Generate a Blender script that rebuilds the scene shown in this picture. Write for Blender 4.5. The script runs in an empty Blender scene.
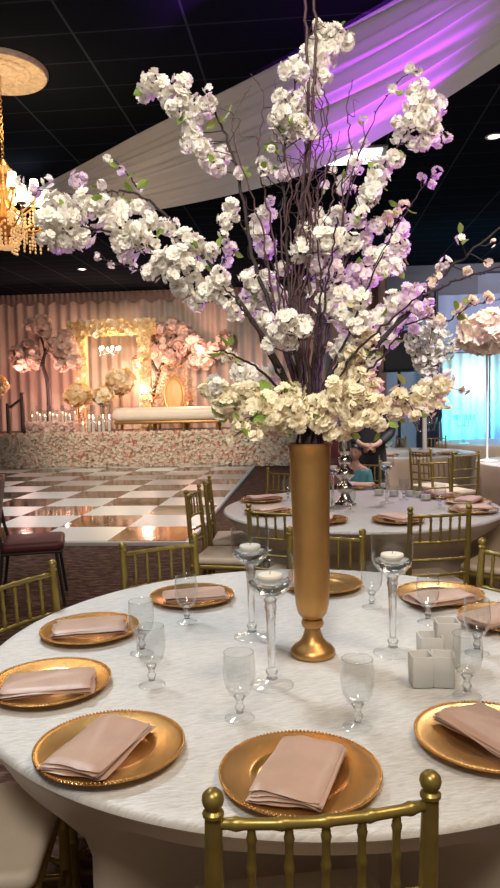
import bpy, math, random
from mathutils import Vector, Matrix, Euler
random.seed(7)
PI = math.pi
SC = bpy.context.scene
COL = SC.collection
# ------------------------------------------------------------------ camera model
F, CX, CY = 690.0, 250.0, 444.0
PITCH, YAW, ROLL, CH = math.atan(41 / 690), math.radians(5), math.radians(1.2), 1.48
CAMROT = Matrix.Rotation(YAW, 3, 'Z') @ Matrix.Rotation(PI / 2 - PITCH, 3, 'X') @ Matrix.Rotation(-ROLL, 3, 'Z')
CAMLOC = Vector((0, 0, CH))
def ray(px, py): return CAMROT @ Vector(((px - CX) / F, -(py - CY) / F, -1.0))
def W(px, py, z):                     # point on the horizontal plane z
    d = ray(px, py); return CAMLOC + d * ((z - CH) / d.z)
def S(px, py, Y):                     # point on the vertical plane y = Y
    d = ray(px, py); return CAMLOC + d * (Y / d.y)
def D(px, py, dep): return CAMLOC + ray(px, py) * dep
cd = bpy.data.cameras.new('camera'); cam = bpy.data.objects.new('camera', cd); COL.objects.link(cam)
cd.sensor_fit = 'VERTICAL'; cd.sensor_height = 24; cd.lens = F / 888 * 24; cd.clip_start = 0.02; cd.clip_end = 100
cam.matrix_world = Matrix.Translation(CAMLOC) @ CAMROT.to_4x4()
SC.camera = cam
# ------------------------------------------------------------------ materials
MATS = {}
def nt(name):
    m = bpy.data.materials.new(name); m.use_nodes = True; MATS[name] = m
    n = m.node_tree; n.nodes.clear()
    o = n.nodes.new('ShaderNodeOutputMaterial')
    return m, n, o
def N(n, t, **k):
    x = n.nodes.new(t)
    for a, b in k.items():
        if a.startswith('_'): x.inputs[a[1:]].default_value = b
        else: setattr(x, a, b)
    return x
def c4(c): return (c[0], c[1], c[2], 1)
def pbr(name, col, rough=.5, metal=0, emis=None, estr=0, var=0, vscale=20, bump=0, bscale=60, sheen=0, trans=0, coat=0, spec=.5, rand=0):
    m, n, o = nt(name)
    p = N(n, 'ShaderNodeBsdfPrincipled')
    p.inputs['Base Color'].default_value = c4(col); p.inputs['Roughness'].default_value = rough
    p.inputs['Metallic'].default_value = metal; p.inputs['Specular IOR Level'].default_value = spec
    if sheen: p.inputs['Sheen Weight'].default_value = sheen
    if coat: p.inputs['Coat Weight'].default_value = coat
    if emis: p.inputs['Emission Color'].default_value = c4(emis); p.inputs['Emission Strength'].default_value = estr
    tc = N(n, 'ShaderNodeTexCoord')
    if var or rand:
        nz = N(n, 'ShaderNodeTexNoise'); nz.inputs['Scale'].default_value = vscale; nz.inputs['Detail'].default_value = 4
        n.links.new(tc.outputs['Object'], nz.inputs['Vector'])
        mr = N(n, 'ShaderNodeMapRange'); mr.inputs['To Min'].default_value = 1 - var; mr.inputs['To Max'].default_value = 1 + var
        mr.inputs['From Min'].default_value = .3; mr.inputs['From Max'].default_value = .7
        n.links.new(nz.outputs['Fac'], mr.inputs['Value'])
        val = mr.outputs['Result']
        if rand:
            oi = N(n, 'ShaderNodeObjectInfo'); m2 = N(n, 'ShaderNodeMapRange')
            m2.inputs['To Min'].default_value = 1 - rand; m2.inputs['To Max'].default_value = 1 + rand
            n.links.new(oi.outputs['Random'], m2.inputs['Value'])
            mm = N(n, 'ShaderNodeMath', operation='MULTIPLY'); n.links.new(val, mm.inputs[0]); n.links.new(m2.outputs['Result'], mm.inputs[1]); val = mm.outputs[0]
        vm = N(n, 'ShaderNodeVectorMath', operation='SCALE'); vm.inputs[0].default_value = col
        n.links.new(val, vm.inputs['Scale']); n.links.new(vm.outputs[0], p.inputs['Base Color'])
    if bump:
        nb = N(n, 'ShaderNodeTexNoise'); nb.inputs['Scale'].default_value = bscale; nb.inputs['Detail'].default_value = 3
        n.links.new(tc.outputs['Object'], nb.inputs['Vector'])
        b = N(n, 'ShaderNodeBump'); b.inputs['Strength'].default_value = bump; b.inputs['Distance'].default_value = .01
        n.links.new(nb.outputs['Fac'], b.inputs['Height']); n.links.new(b.outputs[0], p.inputs['Normal'])
    n.links.new(p.outputs[0], o.inputs[0])
    return m
def translucent(name, col, tcol, mix=.35, rand=.08, rough=.6):
    m, n, o = nt(name)
    a = N(n, 'ShaderNodeBsdfPrincipled'); a.inputs['Roughness'].default_value = rough; a.inputs['Specular IOR Level'].default_value = .25
    t = N(n, 'ShaderNodeBsdfTranslucent'); t.inputs[0].default_value = c4(tcol)
    oi = N(n, 'ShaderNodeObjectInfo'); mr = N(n, 'ShaderNodeMapRange'); mr.inputs['To Min'].default_value = 1 - rand; mr.inputs['To Max'].default_value = 1 + rand
    n.links.new(oi.outputs['Random'], mr.inputs['Value'])
    v = N(n, 'ShaderNodeVectorMath', operation='SCALE'); v.inputs[0].default_value = col
    n.links.new(mr.outputs[0], v.inputs['Scale']); n.links.new(v.outputs[0], a.inputs['Base Color'])
    mx = N(n, 'ShaderNodeMixShader'); mx.inputs[0].default_value = mix
    n.links.new(a.outputs[0], mx.inputs[1]); n.links.new(t.outputs[0], mx.inputs[2]); n.links.new(mx.outputs[0], o.inputs[0])
    return m
def thin_glass(name, tint=(.97, .98, .98), refl=1.0, rough=.02):
    m, n, o = nt(name)
    t = N(n, 'ShaderNodeBsdfTransparent'); t.inputs[0].default_value = c4(tint)
    g = N(n, 'ShaderNodeBsdfGlossy'); g.inputs['Roughness'].default_value = rough; g.inputs[0].default_value = (1, 1, 1, 1)
    lw = N(n, 'ShaderNodeLayerWeight'); lw.inputs['Blend'].default_value = .5
    pw_ = N(n, 'ShaderNodeMath', operation='POWER'); pw_.inputs[1].default_value = 3.6; n.links.new(lw.outputs['Facing'], pw_.inputs[0])
    mm = N(n, 'ShaderNodeMath', operation='MULTIPLY_ADD'); mm.inputs[1].default_value = .8 * refl; mm.inputs[2].default_value = .035 * refl; mm.use_clamp = True
    n.links.new(pw_.outputs[0], mm.inputs[0])
    df_ = N(n, 'ShaderNodeBsdfTranslucent'); df_.inputs[0].default_value = (.9, .92, .92, 1); d2_ = N(n, 'ShaderNodeBsdfDiffuse'); d2_.inputs[0].default_value = (.9, .92, .92, 1)  # white haze at the edges, standing in for refracted light
    dd_ = N(n, 'ShaderNodeMixShader'); n.links.new(df_.outputs[0], dd_.inputs[1]); n.links.new(d2_.outputs[0], dd_.inputs[2])
    gm = N(n, 'ShaderNodeMixShader'); gm.inputs[0].default_value = .08; n.links.new(g.outputs[0], gm.inputs[1]); n.links.new(dd_.outputs[0], gm.inputs[2])
    mx = N(n, 'ShaderNodeMixShader'); n.links.new(mm.outputs[0], mx.inputs[0])
    n.links.new(t.outputs[0], mx.inputs[1]); n.links.new(gm.outputs[0], mx.inputs[2]); n.links.new(mx.outputs[0], o.inputs[0])
    return m
def emit(name, col, s):
    m, n, o = nt(name); e = N(n, 'ShaderNodeEmission'); e.inputs[0].default_value = c4(col); e.inputs[1].default_value = s
    n.links.new(e.outputs[0], o.inputs[0]); return m
def glass(name, col=(1, 1, 1), rough=0, ior=1.45):
    m, n, o = nt(name); g = N(n, 'ShaderNodeBsdfGlass'); g.inputs[0].default_value = c4(col); g.inputs['Roughness'].default_value = rough; g.inputs['IOR'].default_value = ior
    n.links.new(g.outputs[0], o.inputs[0]); return m

gold_chair = pbr('chair_gold_paint', (.29, .215, .055), .34, .6, var=.12, vscale=30)
gold_vase = pbr('vase_gold', (.50, .27, .09), .36, .75, var=.08, vscale=14, bump=.06, bscale=90)
charger_gold = pbr('charger_gold', (.66, .365, .12), .27, .85, var=.07, vscale=25, bump=.04, bscale=60)
napkin_m = pbr('napkin_satin', (.44, .28, .205), .42, 0, var=.07, vscale=18, sheen=.25, bump=.12, bscale=35)
napkin_pink = pbr('napkin_satin_pale', (.74, .52, .42), .5, 0, var=.06, vscale=18, bump=.1, bscale=35)
cushion_m = pbr('cushion_ivory', (.6, .5, .39), .6, 0, var=.05, vscale=10, bump=.08, bscale=40)
twig_m = pbr('branch_bark', (.022, .012, .011), .7, 0, var=.35, vscale=40, bump=.4, bscale=120)
willow_m = pbr('willow_bark', (.05, .016, .018), .6, 0, var=.3, vscale=30, bump=.3, bscale=120)
petal_m = translucent('petal_white', (.95, .92, .86), (.9, .85, .78), .3, .06)
petal_cream = translucent('petal_cream', (.95, .87, .67), (.88, .78, .58), .28, .07)
petal_pink_lit = translucent('petal_blush_purple_lit', (.92, .82, .86), (.88, .74, .88), .45, .06)  # blush flowers, and purple light painted into petals that are white
pistil_m = pbr('pistil', (.62, .55, .22), .7)
leaf_m = translucent('leaf_green', (.22, .33, .06), (.3, .45, .08), .3, .2)
def stem_mat():
    m, n, o = nt('stem_glass'); g = N(n, 'ShaderNodeBsdfGlass'); g.inputs[0].default_value = (.98, .985, .985, 1); g.inputs['IOR'].default_value = 1.42
    t = N(n, 'ShaderNodeBsdfTransparent'); t.inputs[0].default_value = (.97, .98, .98, 1)
    m2 = N(n, 'ShaderNodeMixShader'); m2.inputs[0].default_value = .62; n.links.new(t.outputs[0], m2.inputs[1]); n.links.new(g.outputs[0], m2.inputs[2]); n.links.new(m2.outputs[0], o.inputs[0]); return m
stem_glass = stem_mat()
bowl_glass = thin_glass('bowl_glass', (.955, .962, .962), .95)
water_m = glass('water', (.97, .985, .985), 0, 1.33)
candle_wax = pbr('candle_wax', (.82, .76, .66), .45, 0, emis=(1, .8, .6), estr=.04)
frosted = translucent('frosted_glass', (.74, .73, .70), (.85, .84, .82), .35, .05, .35)
mercury = pbr('mercury_silver', (.66, .6, .55), .12, .95, var=.25, vscale=40)
crystal = thin_glass('crystal', (.93, .94, .95), 1.6)
black_m = pbr('black_plastic', (.012, .012, .014), .5)
maroon_m = pbr('maroon_vinyl', (.085, .014, .018), .5, var=.1)
white_m = pbr('white_paint', (.75, .74, .72), .5)
brown_wood = pbr('dark_wood', (.07, .035, .025), .5, var=.3, vscale=12)
skin_m = pbr('skin', (.42, .25, .18), .55, var=.05)
suit_m = pbr('black_suit', (.010, .010, .014), .7, var=.2)
navy_m = pbr('navy_cloth', (.015, .02, .05), .7, var=.2)
teal_m = pbr('teal_cloth', (.08, .30, .34), .7, var=.15)
hair_m = pbr('dark_hair', (.012, .010, .012), .45, var=.3, vscale=60)

def cloth_mat(name, a, b, drop_shade):
    m, n, o = nt(name)
    p = N(n, 'ShaderNodeBsdfPrincipled'); p.inputs['Roughness'].default_value = .46; p.inputs['Sheen Weight'].default_value = .15
    tc = N(n, 'ShaderNodeTexCoord')
    def streak(rot, sx, sy, det):
        mr_ = N(n, 'ShaderNodeVectorRotate', rotation_type='Z_AXIS'); mr_.inputs['Angle'].default_value = math.radians(rot); n.links.new(tc.outputs['Object'], mr_.inputs['Vector'])
        mp = N(n, 'ShaderNodeMapping'); mp.inputs['Scale'].default_value = (sx, sy, 8)
        n.links.new(mr_.outputs[0], mp.inputs['Vector'])
        z = N(n, 'ShaderNodeTexNoise'); z.inputs['Scale'].default_value = 1; z.inputs['Detail'].default_value = det; z.inputs['Roughness'].default_value = .65
        z.inputs['Distortion'].default_value = .5
        n.links.new(mp.outputs[0], z.inputs['Vector']); return z.outputs['Fac']
    s1 = streak(-30, 18, 110, 4); s2 = streak(-12, 34, 190, 2)
    ad = N(n, 'ShaderNodeMath', operation='ADD'); n.links.new(s1, ad.inputs[0]); n.links.new(s2, ad.inputs[1])
    mr = N(n, 'ShaderNodeMapRange'); mr.inputs['From Min'].default_value = .72; mr.inputs['From Max'].default_value = 1.22
    n.links.new(ad.outputs[0], mr.inputs['Value'])
    mx = N(n, 'ShaderNodeMix', data_type='RGBA'); mx.inputs['A'].default_value = c4(a); mx.inputs['B'].default_value = c4(b)
    n.links.new(mr.outputs[0], mx.inputs['Factor'])
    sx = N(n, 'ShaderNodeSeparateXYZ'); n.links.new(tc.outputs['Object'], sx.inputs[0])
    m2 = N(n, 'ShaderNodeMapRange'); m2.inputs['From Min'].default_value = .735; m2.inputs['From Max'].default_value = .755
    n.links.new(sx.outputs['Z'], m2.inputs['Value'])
    mx2 = N(n, 'ShaderNodeMix', data_type='RGBA'); mx2.inputs['A'].default_value = c4(drop_shade)  # hanging sides take a duller beige: their shade put into the colour
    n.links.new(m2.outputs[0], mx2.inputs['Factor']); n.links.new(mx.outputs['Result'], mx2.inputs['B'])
    n.links.new(mx2.outputs['Result'], p.inputs['Base Color'])
    b_ = N(n, 'ShaderNodeBump'); b_.inputs['Strength'].default_value = .35; b_.inputs['Distance'].default_value = .006
    hm = N(n, 'ShaderNodeMath', operation='MULTIPLY'); n.links.new(ad.outputs[0], hm.inputs[0]); n.links.new(m2.outputs[0], hm.inputs[1]); n.links.new(hm.outputs[0], b_.inputs['Height']); n.links.new(b_.outputs[0], p.inputs['Normal'])
    n.links.new(p.outputs[0], o.inputs[0]); return m
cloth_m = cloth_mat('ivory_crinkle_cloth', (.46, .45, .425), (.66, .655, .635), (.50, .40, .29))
# ------------------------------------------------------------------ mesh builder
class MB:
    def __init__(s): s.v, s.f, s.mi, s.cur = [], [], [], 0
    def add(s, vs, fs):
        o = len(s.v); s.v += [tuple(p) for p in vs]; s.f += [tuple(i + o for i in f) for f in fs]; s.mi += [s.cur] * len(fs)
    def lathe(s, prof, seg=24, M=None, cap=True):
        vs = []; fs = []
        for r, z in prof:
            for k in range(seg):
                a = 2 * PI * k / seg; vs.append(Vector((r * math.cos(a), r * math.sin(a), z)))
        for i in range(len(prof) - 1):
            for k in range(seg):
                k2 = (k + 1) % seg; fs.append((i * seg + k, i * seg + k2, (i + 1) * seg + k2, (i + 1) * seg + k))
        if cap:
            if prof[0][0] > 1e-5: fs.append(tuple(reversed(range(seg))))
            if prof[-1][0] > 1e-5: fs.append(tuple((len(prof) - 1) * seg + k for k in range(seg)))
        if M is not None: vs = [M @ p for p in vs]
        s.add(vs, fs)
    def tube(s, path, rad, seg=8, cap=True):
        path = [Vector(p) for p in path]; n = len(path)
        if not hasattr(rad, '__len__'): rad = [rad] * n
        t = (path[1] - path[0]).normalized()
        up = Vector((0, 0, 1)) if abs(t.z) < .9 else Vector((1, 0, 0))
        u = t.cross(up).normalized()
        vs = []; fs = []
        for i in range(n):
            t = (path[min(i + 1, n - 1)] - path[max(i - 1, 0)])
            if t.length < 1e-9: t = Vector((0, 0, 1))
            t.normalize(); u = (u - t * u.dot(t))
            if u.length < 1e-6: u = t.orthogonal()
            u.normalize(); w = t.cross(u)
            for k in range(seg):
                a = 2 * PI * k / seg; vs.append(path[i] + (u * math.cos(a) + w * math.sin(a)) * rad[i])
        for i in range(n - 1):
            for k in range(seg):
                k2 = (k + 1) % seg; fs.append((i * seg + k, i * seg + k2, (i + 1) * seg + k2, (i + 1) * seg + k))
        if cap:
            fs.append(tuple(reversed(range(seg)))); fs.append(tuple((n - 1) * seg + k for k in range(seg)))
        s.add(vs, fs)
    def slab(s, sx, sy, sz, M=None, r=.01, nb=3):     # rounded box centred on origin
        r = min(r, sx / 2 - 1e-4, sy / 2 - 1e-4, sz / 2 - 1e-4)
        def ring(ins, z):
            pts = []
            hx, hy = sx / 2 - ins, sy / 2 - ins; rr = max(r * 1.5 - ins, .0005); rr = min(rr, hx * .99, hy * .99)
            for (cx, cy, a0) in ((hx - rr, hy - rr, 0), (-hx + rr, hy - rr, PI / 2), (-hx + rr, -hy + rr, PI), (hx - rr, -hy + rr, 1.5 * PI)):
                for k in range(nb + 1):
                    a = a0 + PI / 2 * k / nb; pts.append(Vector((cx + rr * math.cos(a), cy + rr * math.sin(a), z)))
            return pts
        rings = []
        for k in range(nb + 1):
            a = PI / 2 * k / nb; rings.append(ring(r * (1 - math.sin(a)), -sz / 2 + r * (1 - math.cos(a))))
        for k in range(nb + 1):
            a = PI / 2 * (1 - k / nb); rings.append(ring(r * (1 - math.sin(a)), sz / 2 - r * (1 - math.cos(a))))
        m = len(rings[0]); vs = [p for q in rings for p in q]; fs = []
        for i in range(len(rings) - 1):
            for k in range(m):
                k2 = (k + 1) % m; fs.append((i * m + k, i * m + k2, (i + 1) * m + k2, (i + 1) * m + k))
        fs.append(tuple(reversed(range(m)))); fs.append(tuple((len(rings) - 1) * m + k for k in range(m)))
        if M is not None: vs = [M @ p for p in vs]
        s.add(vs, fs)
    def box(s, x0, x1, y0, y1, z0, z1):
        vs = [(x, y, z) for z in (z0, z1) for y in (y0, y1) for x in (x0, x1)]
        s.add(vs, [(0, 2, 3, 1), (4, 5, 7, 6), (0, 1, 5, 4), (2, 6, 7, 3), (0, 4, 6, 2), (1, 3, 7, 5)])
    def ball(s, c, r, seg=12, rings=8, sc=(1, 1, 1)):
        prof = [(math.sin(PI * i / rings) * r, -math.cos(PI * i / rings) * r) for i in range(rings + 1)]
        prof[0] = (1e-6, -r); prof[-1] = (1e-6, r)
        s.lathe(prof, seg, Matrix.Translation(Vector(c)) @ Matrix.Diagonal((sc[0], sc[1], sc[2], 1)), cap=False)
    def grid(s, pts, nu, nv):       # pts row-major nv rows of nu
        fs = []
        for j in range(nv - 1):
            for i in range(nu - 1):
                a = j * nu + i; fs.append((a, a + 1, a + nu + 1, a + nu))
        s.add(pts, fs)
    def mesh(s, name, mats, smooth=True):
        me = bpy.data.meshes.new(name); me.from_pydata(s.v, [], s.f)
        if not isinstance(mats, (list, tuple)): mats = [mats]
        for m in mats: me.materials.append(m)
        me.polygons.foreach_set('material_index', s.mi)
        me.polygons.foreach_set('use_smooth', [smooth] * len(s.f))
        me.update()
        if smooth:
            try: me.set_sharp_from_angle(angle=math.radians(42))
            except Exception: pass
        return me
    def build(s, name, mats, parent=None, smooth=True, loc=None):
        return obj(name, s.mesh(name, mats, smooth), parent, loc)
def obj(name, me, parent=None, loc=None):
    o = bpy.data.objects.new(name, me); COL.objects.link(o)
    if parent is not None: o.parent = parent
    if loc is not None: o.location = loc
    return o
def tag(o, label=None, cat=None, group=None, kind=None):
    if label: o['label'] = label
    if cat: o['category'] = cat
    if group: o['group'] = group
    if kind: o['kind'] = kind
    return o
def thing(name, label, cat, loc=(0, 0, 0), rz=0, group=None):
    o = obj(name, None, None, loc); o.rotation_euler = (0, 0, rz); o.empty_display_size = .05
    return tag(o, label, cat, group)
def copy_tree(o, parent=None):
    c = o.copy(); COL.objects.link(c); c.parent = parent
    for ch in list(o.children): copy_tree(ch, c)
    return c
PROTO = {}
def place(key, make, loc, rz, label, cat, group=None, scale=None):
    """first call builds the thing, later calls copy it and its parts"""
    if key not in PROTO: o = PROTO[key] = make()
    else: o = copy_tree(PROTO[key])
    o.location = loc; o.rotation_euler = (0, 0, rz); o.scale = scale or (1, 1, 1)
    for k in ('group', 'label', 'category'):
        if k in o: del o[k]
    return tag(o, label, cat, group)
def catmull(pts, n=8):
    pts = [Vector(p) for p in pts]; P = [pts[0] * 2 - pts[1]] + pts + [pts[-1] * 2 - pts[-2]]; out = []
    for i in range(1, len(P) - 2):
        a, b, c, d = P[i - 1:i + 3]
        for k in range(n):
            t = k / n
            out.append(.5 * ((2 * b) + (c - a) * t + (2 * a - 5 * b + 4 * c - d) * t * t + (3 * b - a - 3 * c + d) * t ** 3))
    out.append(pts[-1]); return out
# ------------------------------------------------------------------ the room
CEIL = 4.7
def struct(name, mb, m, smooth=False): return tag(mb.build(name, m, smooth=smooth), kind='structure')
# carpet
m, n, o = nt('carpet')
p = N(n, 'ShaderNodeBsdfPrincipled'); p.inputs['Roughness'].default_value = .95; p.inputs['Specular IOR Level'].default_value = .1
tc = N(n, 'ShaderNodeTexCoord'); mp = N(n, 'ShaderNodeMapping'); mp.inputs['Scale'].default_value = (5, 16, 1); n.links.new(tc.outputs['Object'], mp.inputs[0])
nz = N(n, 'ShaderNodeTexNoise'); nz.inputs['Scale'].default_value = 1.6; nz.inputs['Detail'].default_value = 6; nz.inputs['Roughness'].default_value = .7; n.links.new(mp.outputs[0], nz.inputs['Vector'])
cr = N(n, 'ShaderNodeValToRGB'); e = cr.color_ramp.elements
e[0].position = .36; e[0].color = (.03, .016, .014, 1); e[1].position = .66; e[1].color = (.22, .135, .09, 1)
x = e.new(.5); x.color = (.085, .042, .03, 1)
n.links.new(nz.outputs['Fac'], cr.inputs[0]); n.links.new(cr.outputs[0], p.inputs['Base Color']); n.links.new(p.outputs[0], o.inputs[0])
carpet = m
mb = MB(); mb.box(-11, 8, -3, 20, -.1, 0); struct('floor', mb, carpet)
# ceiling tiles
m, n, o = nt('ceiling_tiles')
p = N(n, 'ShaderNodeBsdfPrincipled'); p.inputs['Roughness'].default_value = .8; p.inputs['Specular IOR Level'].default_value = 0
tc = N(n, 'ShaderNodeTexCoord'); sp = N(n, 'ShaderNodeSeparateXYZ'); n.links.new(tc.outputs['Object'], sp.inputs[0])
def line(sock, size, w):
    d = N(n, 'ShaderNodeMath', operation='DIVIDE'); n.links.new(sock, d.inputs[0]); d.inputs[1].default_value = size
    f = N(n, 'ShaderNodeMath', operation='FRACT'); n.links.new(d.outputs[0], f.inputs[0])
    l = N(n, 'ShaderNodeMath', operation='LESS_THAN'); n.links.new(f.outputs[0], l.inputs[0]); l.inputs[1].default_value = w / size
    return l.outputs[0]
lx = line(sp.outputs['X'], 1.0, .022); ly = line(sp.outputs['Y'], .5, .022)
lys = N(n, 'ShaderNodeMath', operation='MULTIPLY'); n.links.new(ly, lys.inputs[0]); lys.inputs[1].default_value = .55
mxx = N(n, 'ShaderNodeMath', operation='MAXIMUM'); n.links.new(lx, mxx.inputs[0]); n.links.new(lys.outputs[0], mxx.inputs[1])
cm = N(n, 'ShaderNodeMix', data_type='RGBA'); cm.inputs['A'].default_value = (.010, .012, .017, 1); cm.inputs['B'].default_value = (.038, .047, .062, 1)
n.links.new(mxx.outputs[0], cm.inputs['Factor']); n.links.new(cm.outputs['Result'], p.inputs['Base Color']); n.links.new(p.outputs[0], o.inputs[0])
mb = MB(); mb.box(-11, 8, -3, 20, CEIL, CEIL + .1); struct('ceiling', mb, m)
wall_m = pbr('wall_lavender_grey', (.30, .29, .33), .8, var=.06, vscale=2)
wall_d = pbr('wall_brown', (.16, .10, .08), .8, var=.08, vscale=2)
mb = MB(); mb.box(-11, 8, 19.6, 19.8, 0, CEIL); struct('wall_back', mb, wall_d)
mb = MB(); mb.box(-11.2, -11, -3, 19.8, 0, CEIL); struct('wall_left', mb, wall_d)
mb = MB(); mb.box(8, 8.2, -3, 19.8, 0, CEIL); struct('wall_right', mb, wall_d)
mb = MB(); mb.box(2.05, 8, 17.4, 17.6, 0, CEIL); struct('wall_alcove', mb, wall_m)
mb = MB(); mb.box(1.9, 2.05, 17.3, 19.6, 0, CEIL); struct('wall_return', mb, wall_m)
mb = MB(); mb.box(1.9, 4.05, 17.1, 17.4, CEIL - .75, CEIL - .2); mb.box(1.9, 8, 17.15, 17.4, CEIL - .2, CEIL); struct('trim_1', mb, pbr('soffit_grey', (.14, .12, .12), .7))
# ------------------------------------------------------------------ dance floor
m, n, o = nt('checker_floor')
tc = N(n, 'ShaderNodeTexCoord'); mp = N(n, 'ShaderNodeMapping'); TS = .84; mp.inputs['Location'].default_value = (TS, 0, TS * .5)
n.links.new(tc.outputs['Object'], mp.inputs[0])
ck = N(n, 'ShaderNodeTexChecker'); ck.inputs['Scale'].default_value = 1 / TS; n.links.new(mp.outputs[0], ck.inputs['Vector'])
ck.inputs['Color1'].default_value = (1, 1, 1, 1); ck.inputs['Color2'].default_value = (0, 0, 0, 1)
pw = N(n, 'ShaderNodeBsdfPrincipled'); pw.inputs['Base Color'].default_value = (.56, .60, .55, 1); pw.inputs['Roughness'].default_value = .35
pd = N(n, 'ShaderNodeBsdfPrincipled'); pd.inputs['Base Color'].default_value = (.17, .14, .125, 1); pd.inputs['Roughness'].default_value = .07; pd.inputs['Metallic'].default_value = .9
nz = N(n, 'ShaderNodeTexNoise'); nz.inputs['Scale'].default_value = 3; n.links.new(tc.outputs['Object'], nz.inputs['Vector'])
bb = N(n, 'ShaderNodeBump'); bb.inputs['Strength'].default_value = .05; bb.inputs['Distance'].default_value = .05; n.links.new(nz.outputs['Fac'], bb.inputs['Height']); n.links.new(bb.outputs[0], pd.inputs['Normal'])
mx = N(n, 'ShaderNodeMixShader'); n.links.new(ck.outputs['Fac'], mx.inputs[0]); n.links.new(pd.outputs[0], mx.inputs[1]); n.links.new(pw.outputs[0], mx.inputs[2]); n.links.new(mx.outputs[0], o.inputs[0])
df = thing('dance_floor', 'checkered white and mirror-dark panel dance floor in front of the stage', 'dance floor', (-1.33, 7.12, 0))
mb = MB(); mb.box(-11 * TS, 0, 0, 10.45 * TS, .002, .045); mb.build('checker_panels', m, df, smooth=False)
mb = MB(); mb.box(-11 * TS - .05, .05, -.05, -.001, .002, .04); mb.box(.001, .05, 0, 10.45 * TS, .002, .04); mb.build('edge_ramp', pbr('edge_white', (.6, .6, .58), .4), df, smooth=False)
# ------------------------------------------------------------------ flower helpers
def flower(mb, M, r, double=True, pm=0, cm_=1, low=False):
    mb.cur = pm
    for lay in range(2 if double else 1):
        npet = 5; sc = r * (1 if lay == 0 else .62); lift = .12 if lay == 0 else .5
        for k in range(npet):
            a = 2 * PI * (k + .5 * lay) / npet + random.uniform(-.15, .15); ca, sa = math.cos(a), math.sin(a)
            li = lift + random.uniform(-.12, .2); wj = random.uniform(.9, 1.15)
            rows = ((.06, .07, 0), (.42, .34, .10), (.78, .42, .20), (1.0, .20, .20)) if not low else ((.06, .12, 0), (.6, .52, .14), (1.0, .34, .24))
            vs = []
            for (rr, hw, hz) in rows:
                for u in (-1, 0, 1):
                    x = rr - (.10 if (u == 0 and rr > .95) else 0)
                    y = u * hw * wj; z = hz * (1 + 2 * li) * (1 if lay == 0 else 1.5) + .16 * abs(u) * hw * (1 + lay) + .05 * random.uniform(-1, 1)
                    vs.append(M @ Vector(((x * ca - y * sa) * sc, (x * sa + y * ca) * sc, z * sc)))
            nr = len(rows)
            mb.add(vs, [(j * 3 + i, j * 3 + i + 1, (j + 1) * 3 + i + 1, (j + 1) * 3 + i) for j in range(nr - 1) for i in range(2)])
    if cm_ is not None:
        mb.cur = cm_
        mb.ball(M @ Vector((0, 0, .12 * r)), .14 * r, 6, 4)
    mb.cur = 0
def dirmat(d, spin=0, at=(0, 0, 0)):
    q = Vector(d).to_track_quat('Z', 'Y').to_matrix().to_4x4()
    return Matrix.Translation(Vector(at)) @ q @ Matrix.Rotation(spin, 4, 'Z')
def cluster_mesh(name, nf, R, fr, pm, seed):
    random.seed(seed); mb = MB(); ga = PI * (3 - math.sqrt(5)); off = random.uniform(0, 6); ax = [random.uniform(.8, 1.25) for _ in range(3)]
    for i in range(nf):
        z = 1 - 2 * (i + .5) / nf; q = math.sqrt(1 - z * z); a = i * ga + off
        d = Vector((q * math.cos(a), q * math.sin(a), z)); d = (d + Vector([random.uniform(-.3, .3) for _ in range(3)])).normalized()
        d2 = (d + Vector([random.uniform(-.55, .55) for _ in range(3)])).normalized(); pp = d * R * random.uniform(.5, 1.35); flower(mb, dirmat(d2, random.uniform(0, 6), Vector((pp.x * ax[0], pp.y * ax[1], pp.z * ax[2]))), fr * random.uniform(.75, 1.2))
    return mb.mesh(name, [pm, pistil_m])
CL = {'w': [cluster_mesh('blossom_cluster', 15, .64, .54, petal_m, 100 + i) for i in range(6)],
      'c': [cluster_mesh('blossom_cluster', 14, .64, .56, petal_cream, 200 + i) for i in range(5)],
      'p': [cluster_mesh('blossom_cluster', 14, .62, .54, petal_pink_lit, 300 + i) for i in range(3)],
      's': [cluster_mesh('blossom', 4, .5, .68, petal_m, 400 + i) for i in range(4)],
      'sc': [cluster_mesh('blossom', 4, .5, .68, petal_cream, 450 + i) for i in range(3)],
      'sp': [cluster_mesh('blossom', 5, .5, .66, petal_pink_lit, 470 + i) for i in range(3)]}
random.seed(11)
# ------------------------------------------------------------------ gold vase
VB = W(313, 655, .76); TZ = .763
vx, vy = VB.x, VB.y
mouth = S(307, 443, vy); VH = mouth.z - TZ
vase = thing('trumpet_vase', 'tall gold trumpet vase on a round foot in the middle of the front table', 'vase', (vx, vy, TZ))
mb = MB()
prof = [(.001, 0), (.060, 0), (.064, .006), (.063, .014), (.055, .024), (.040, .034), (.030, .048), (.024, .066), (.022, .080)]
mb.lathe(prof, 40); mb.build('foot', gold_vase, vase)
mb = MB(); mb.lathe([(.020, .078), (.029, .082), (.032, .091), (.029, .101), (.022, .105)], 40); mb.build('collar', gold_vase, vase)
h = VH
mb = MB(); mb.lathe([(.018, .103), (.030, .107), (.041, .122), (.047, .145), (.0495, .18), (.0505, .26), (.052, .36), (.0545, .46), (.057, .54), (.059, h - .012), (.0635, h - .006), (.064, h), (.060, h), (.056, h - .012), (.053, .46), (.047, .18), (.035, .13), (.001, .125)], 48); mb.build('body', gold_vase, vase)
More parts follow.
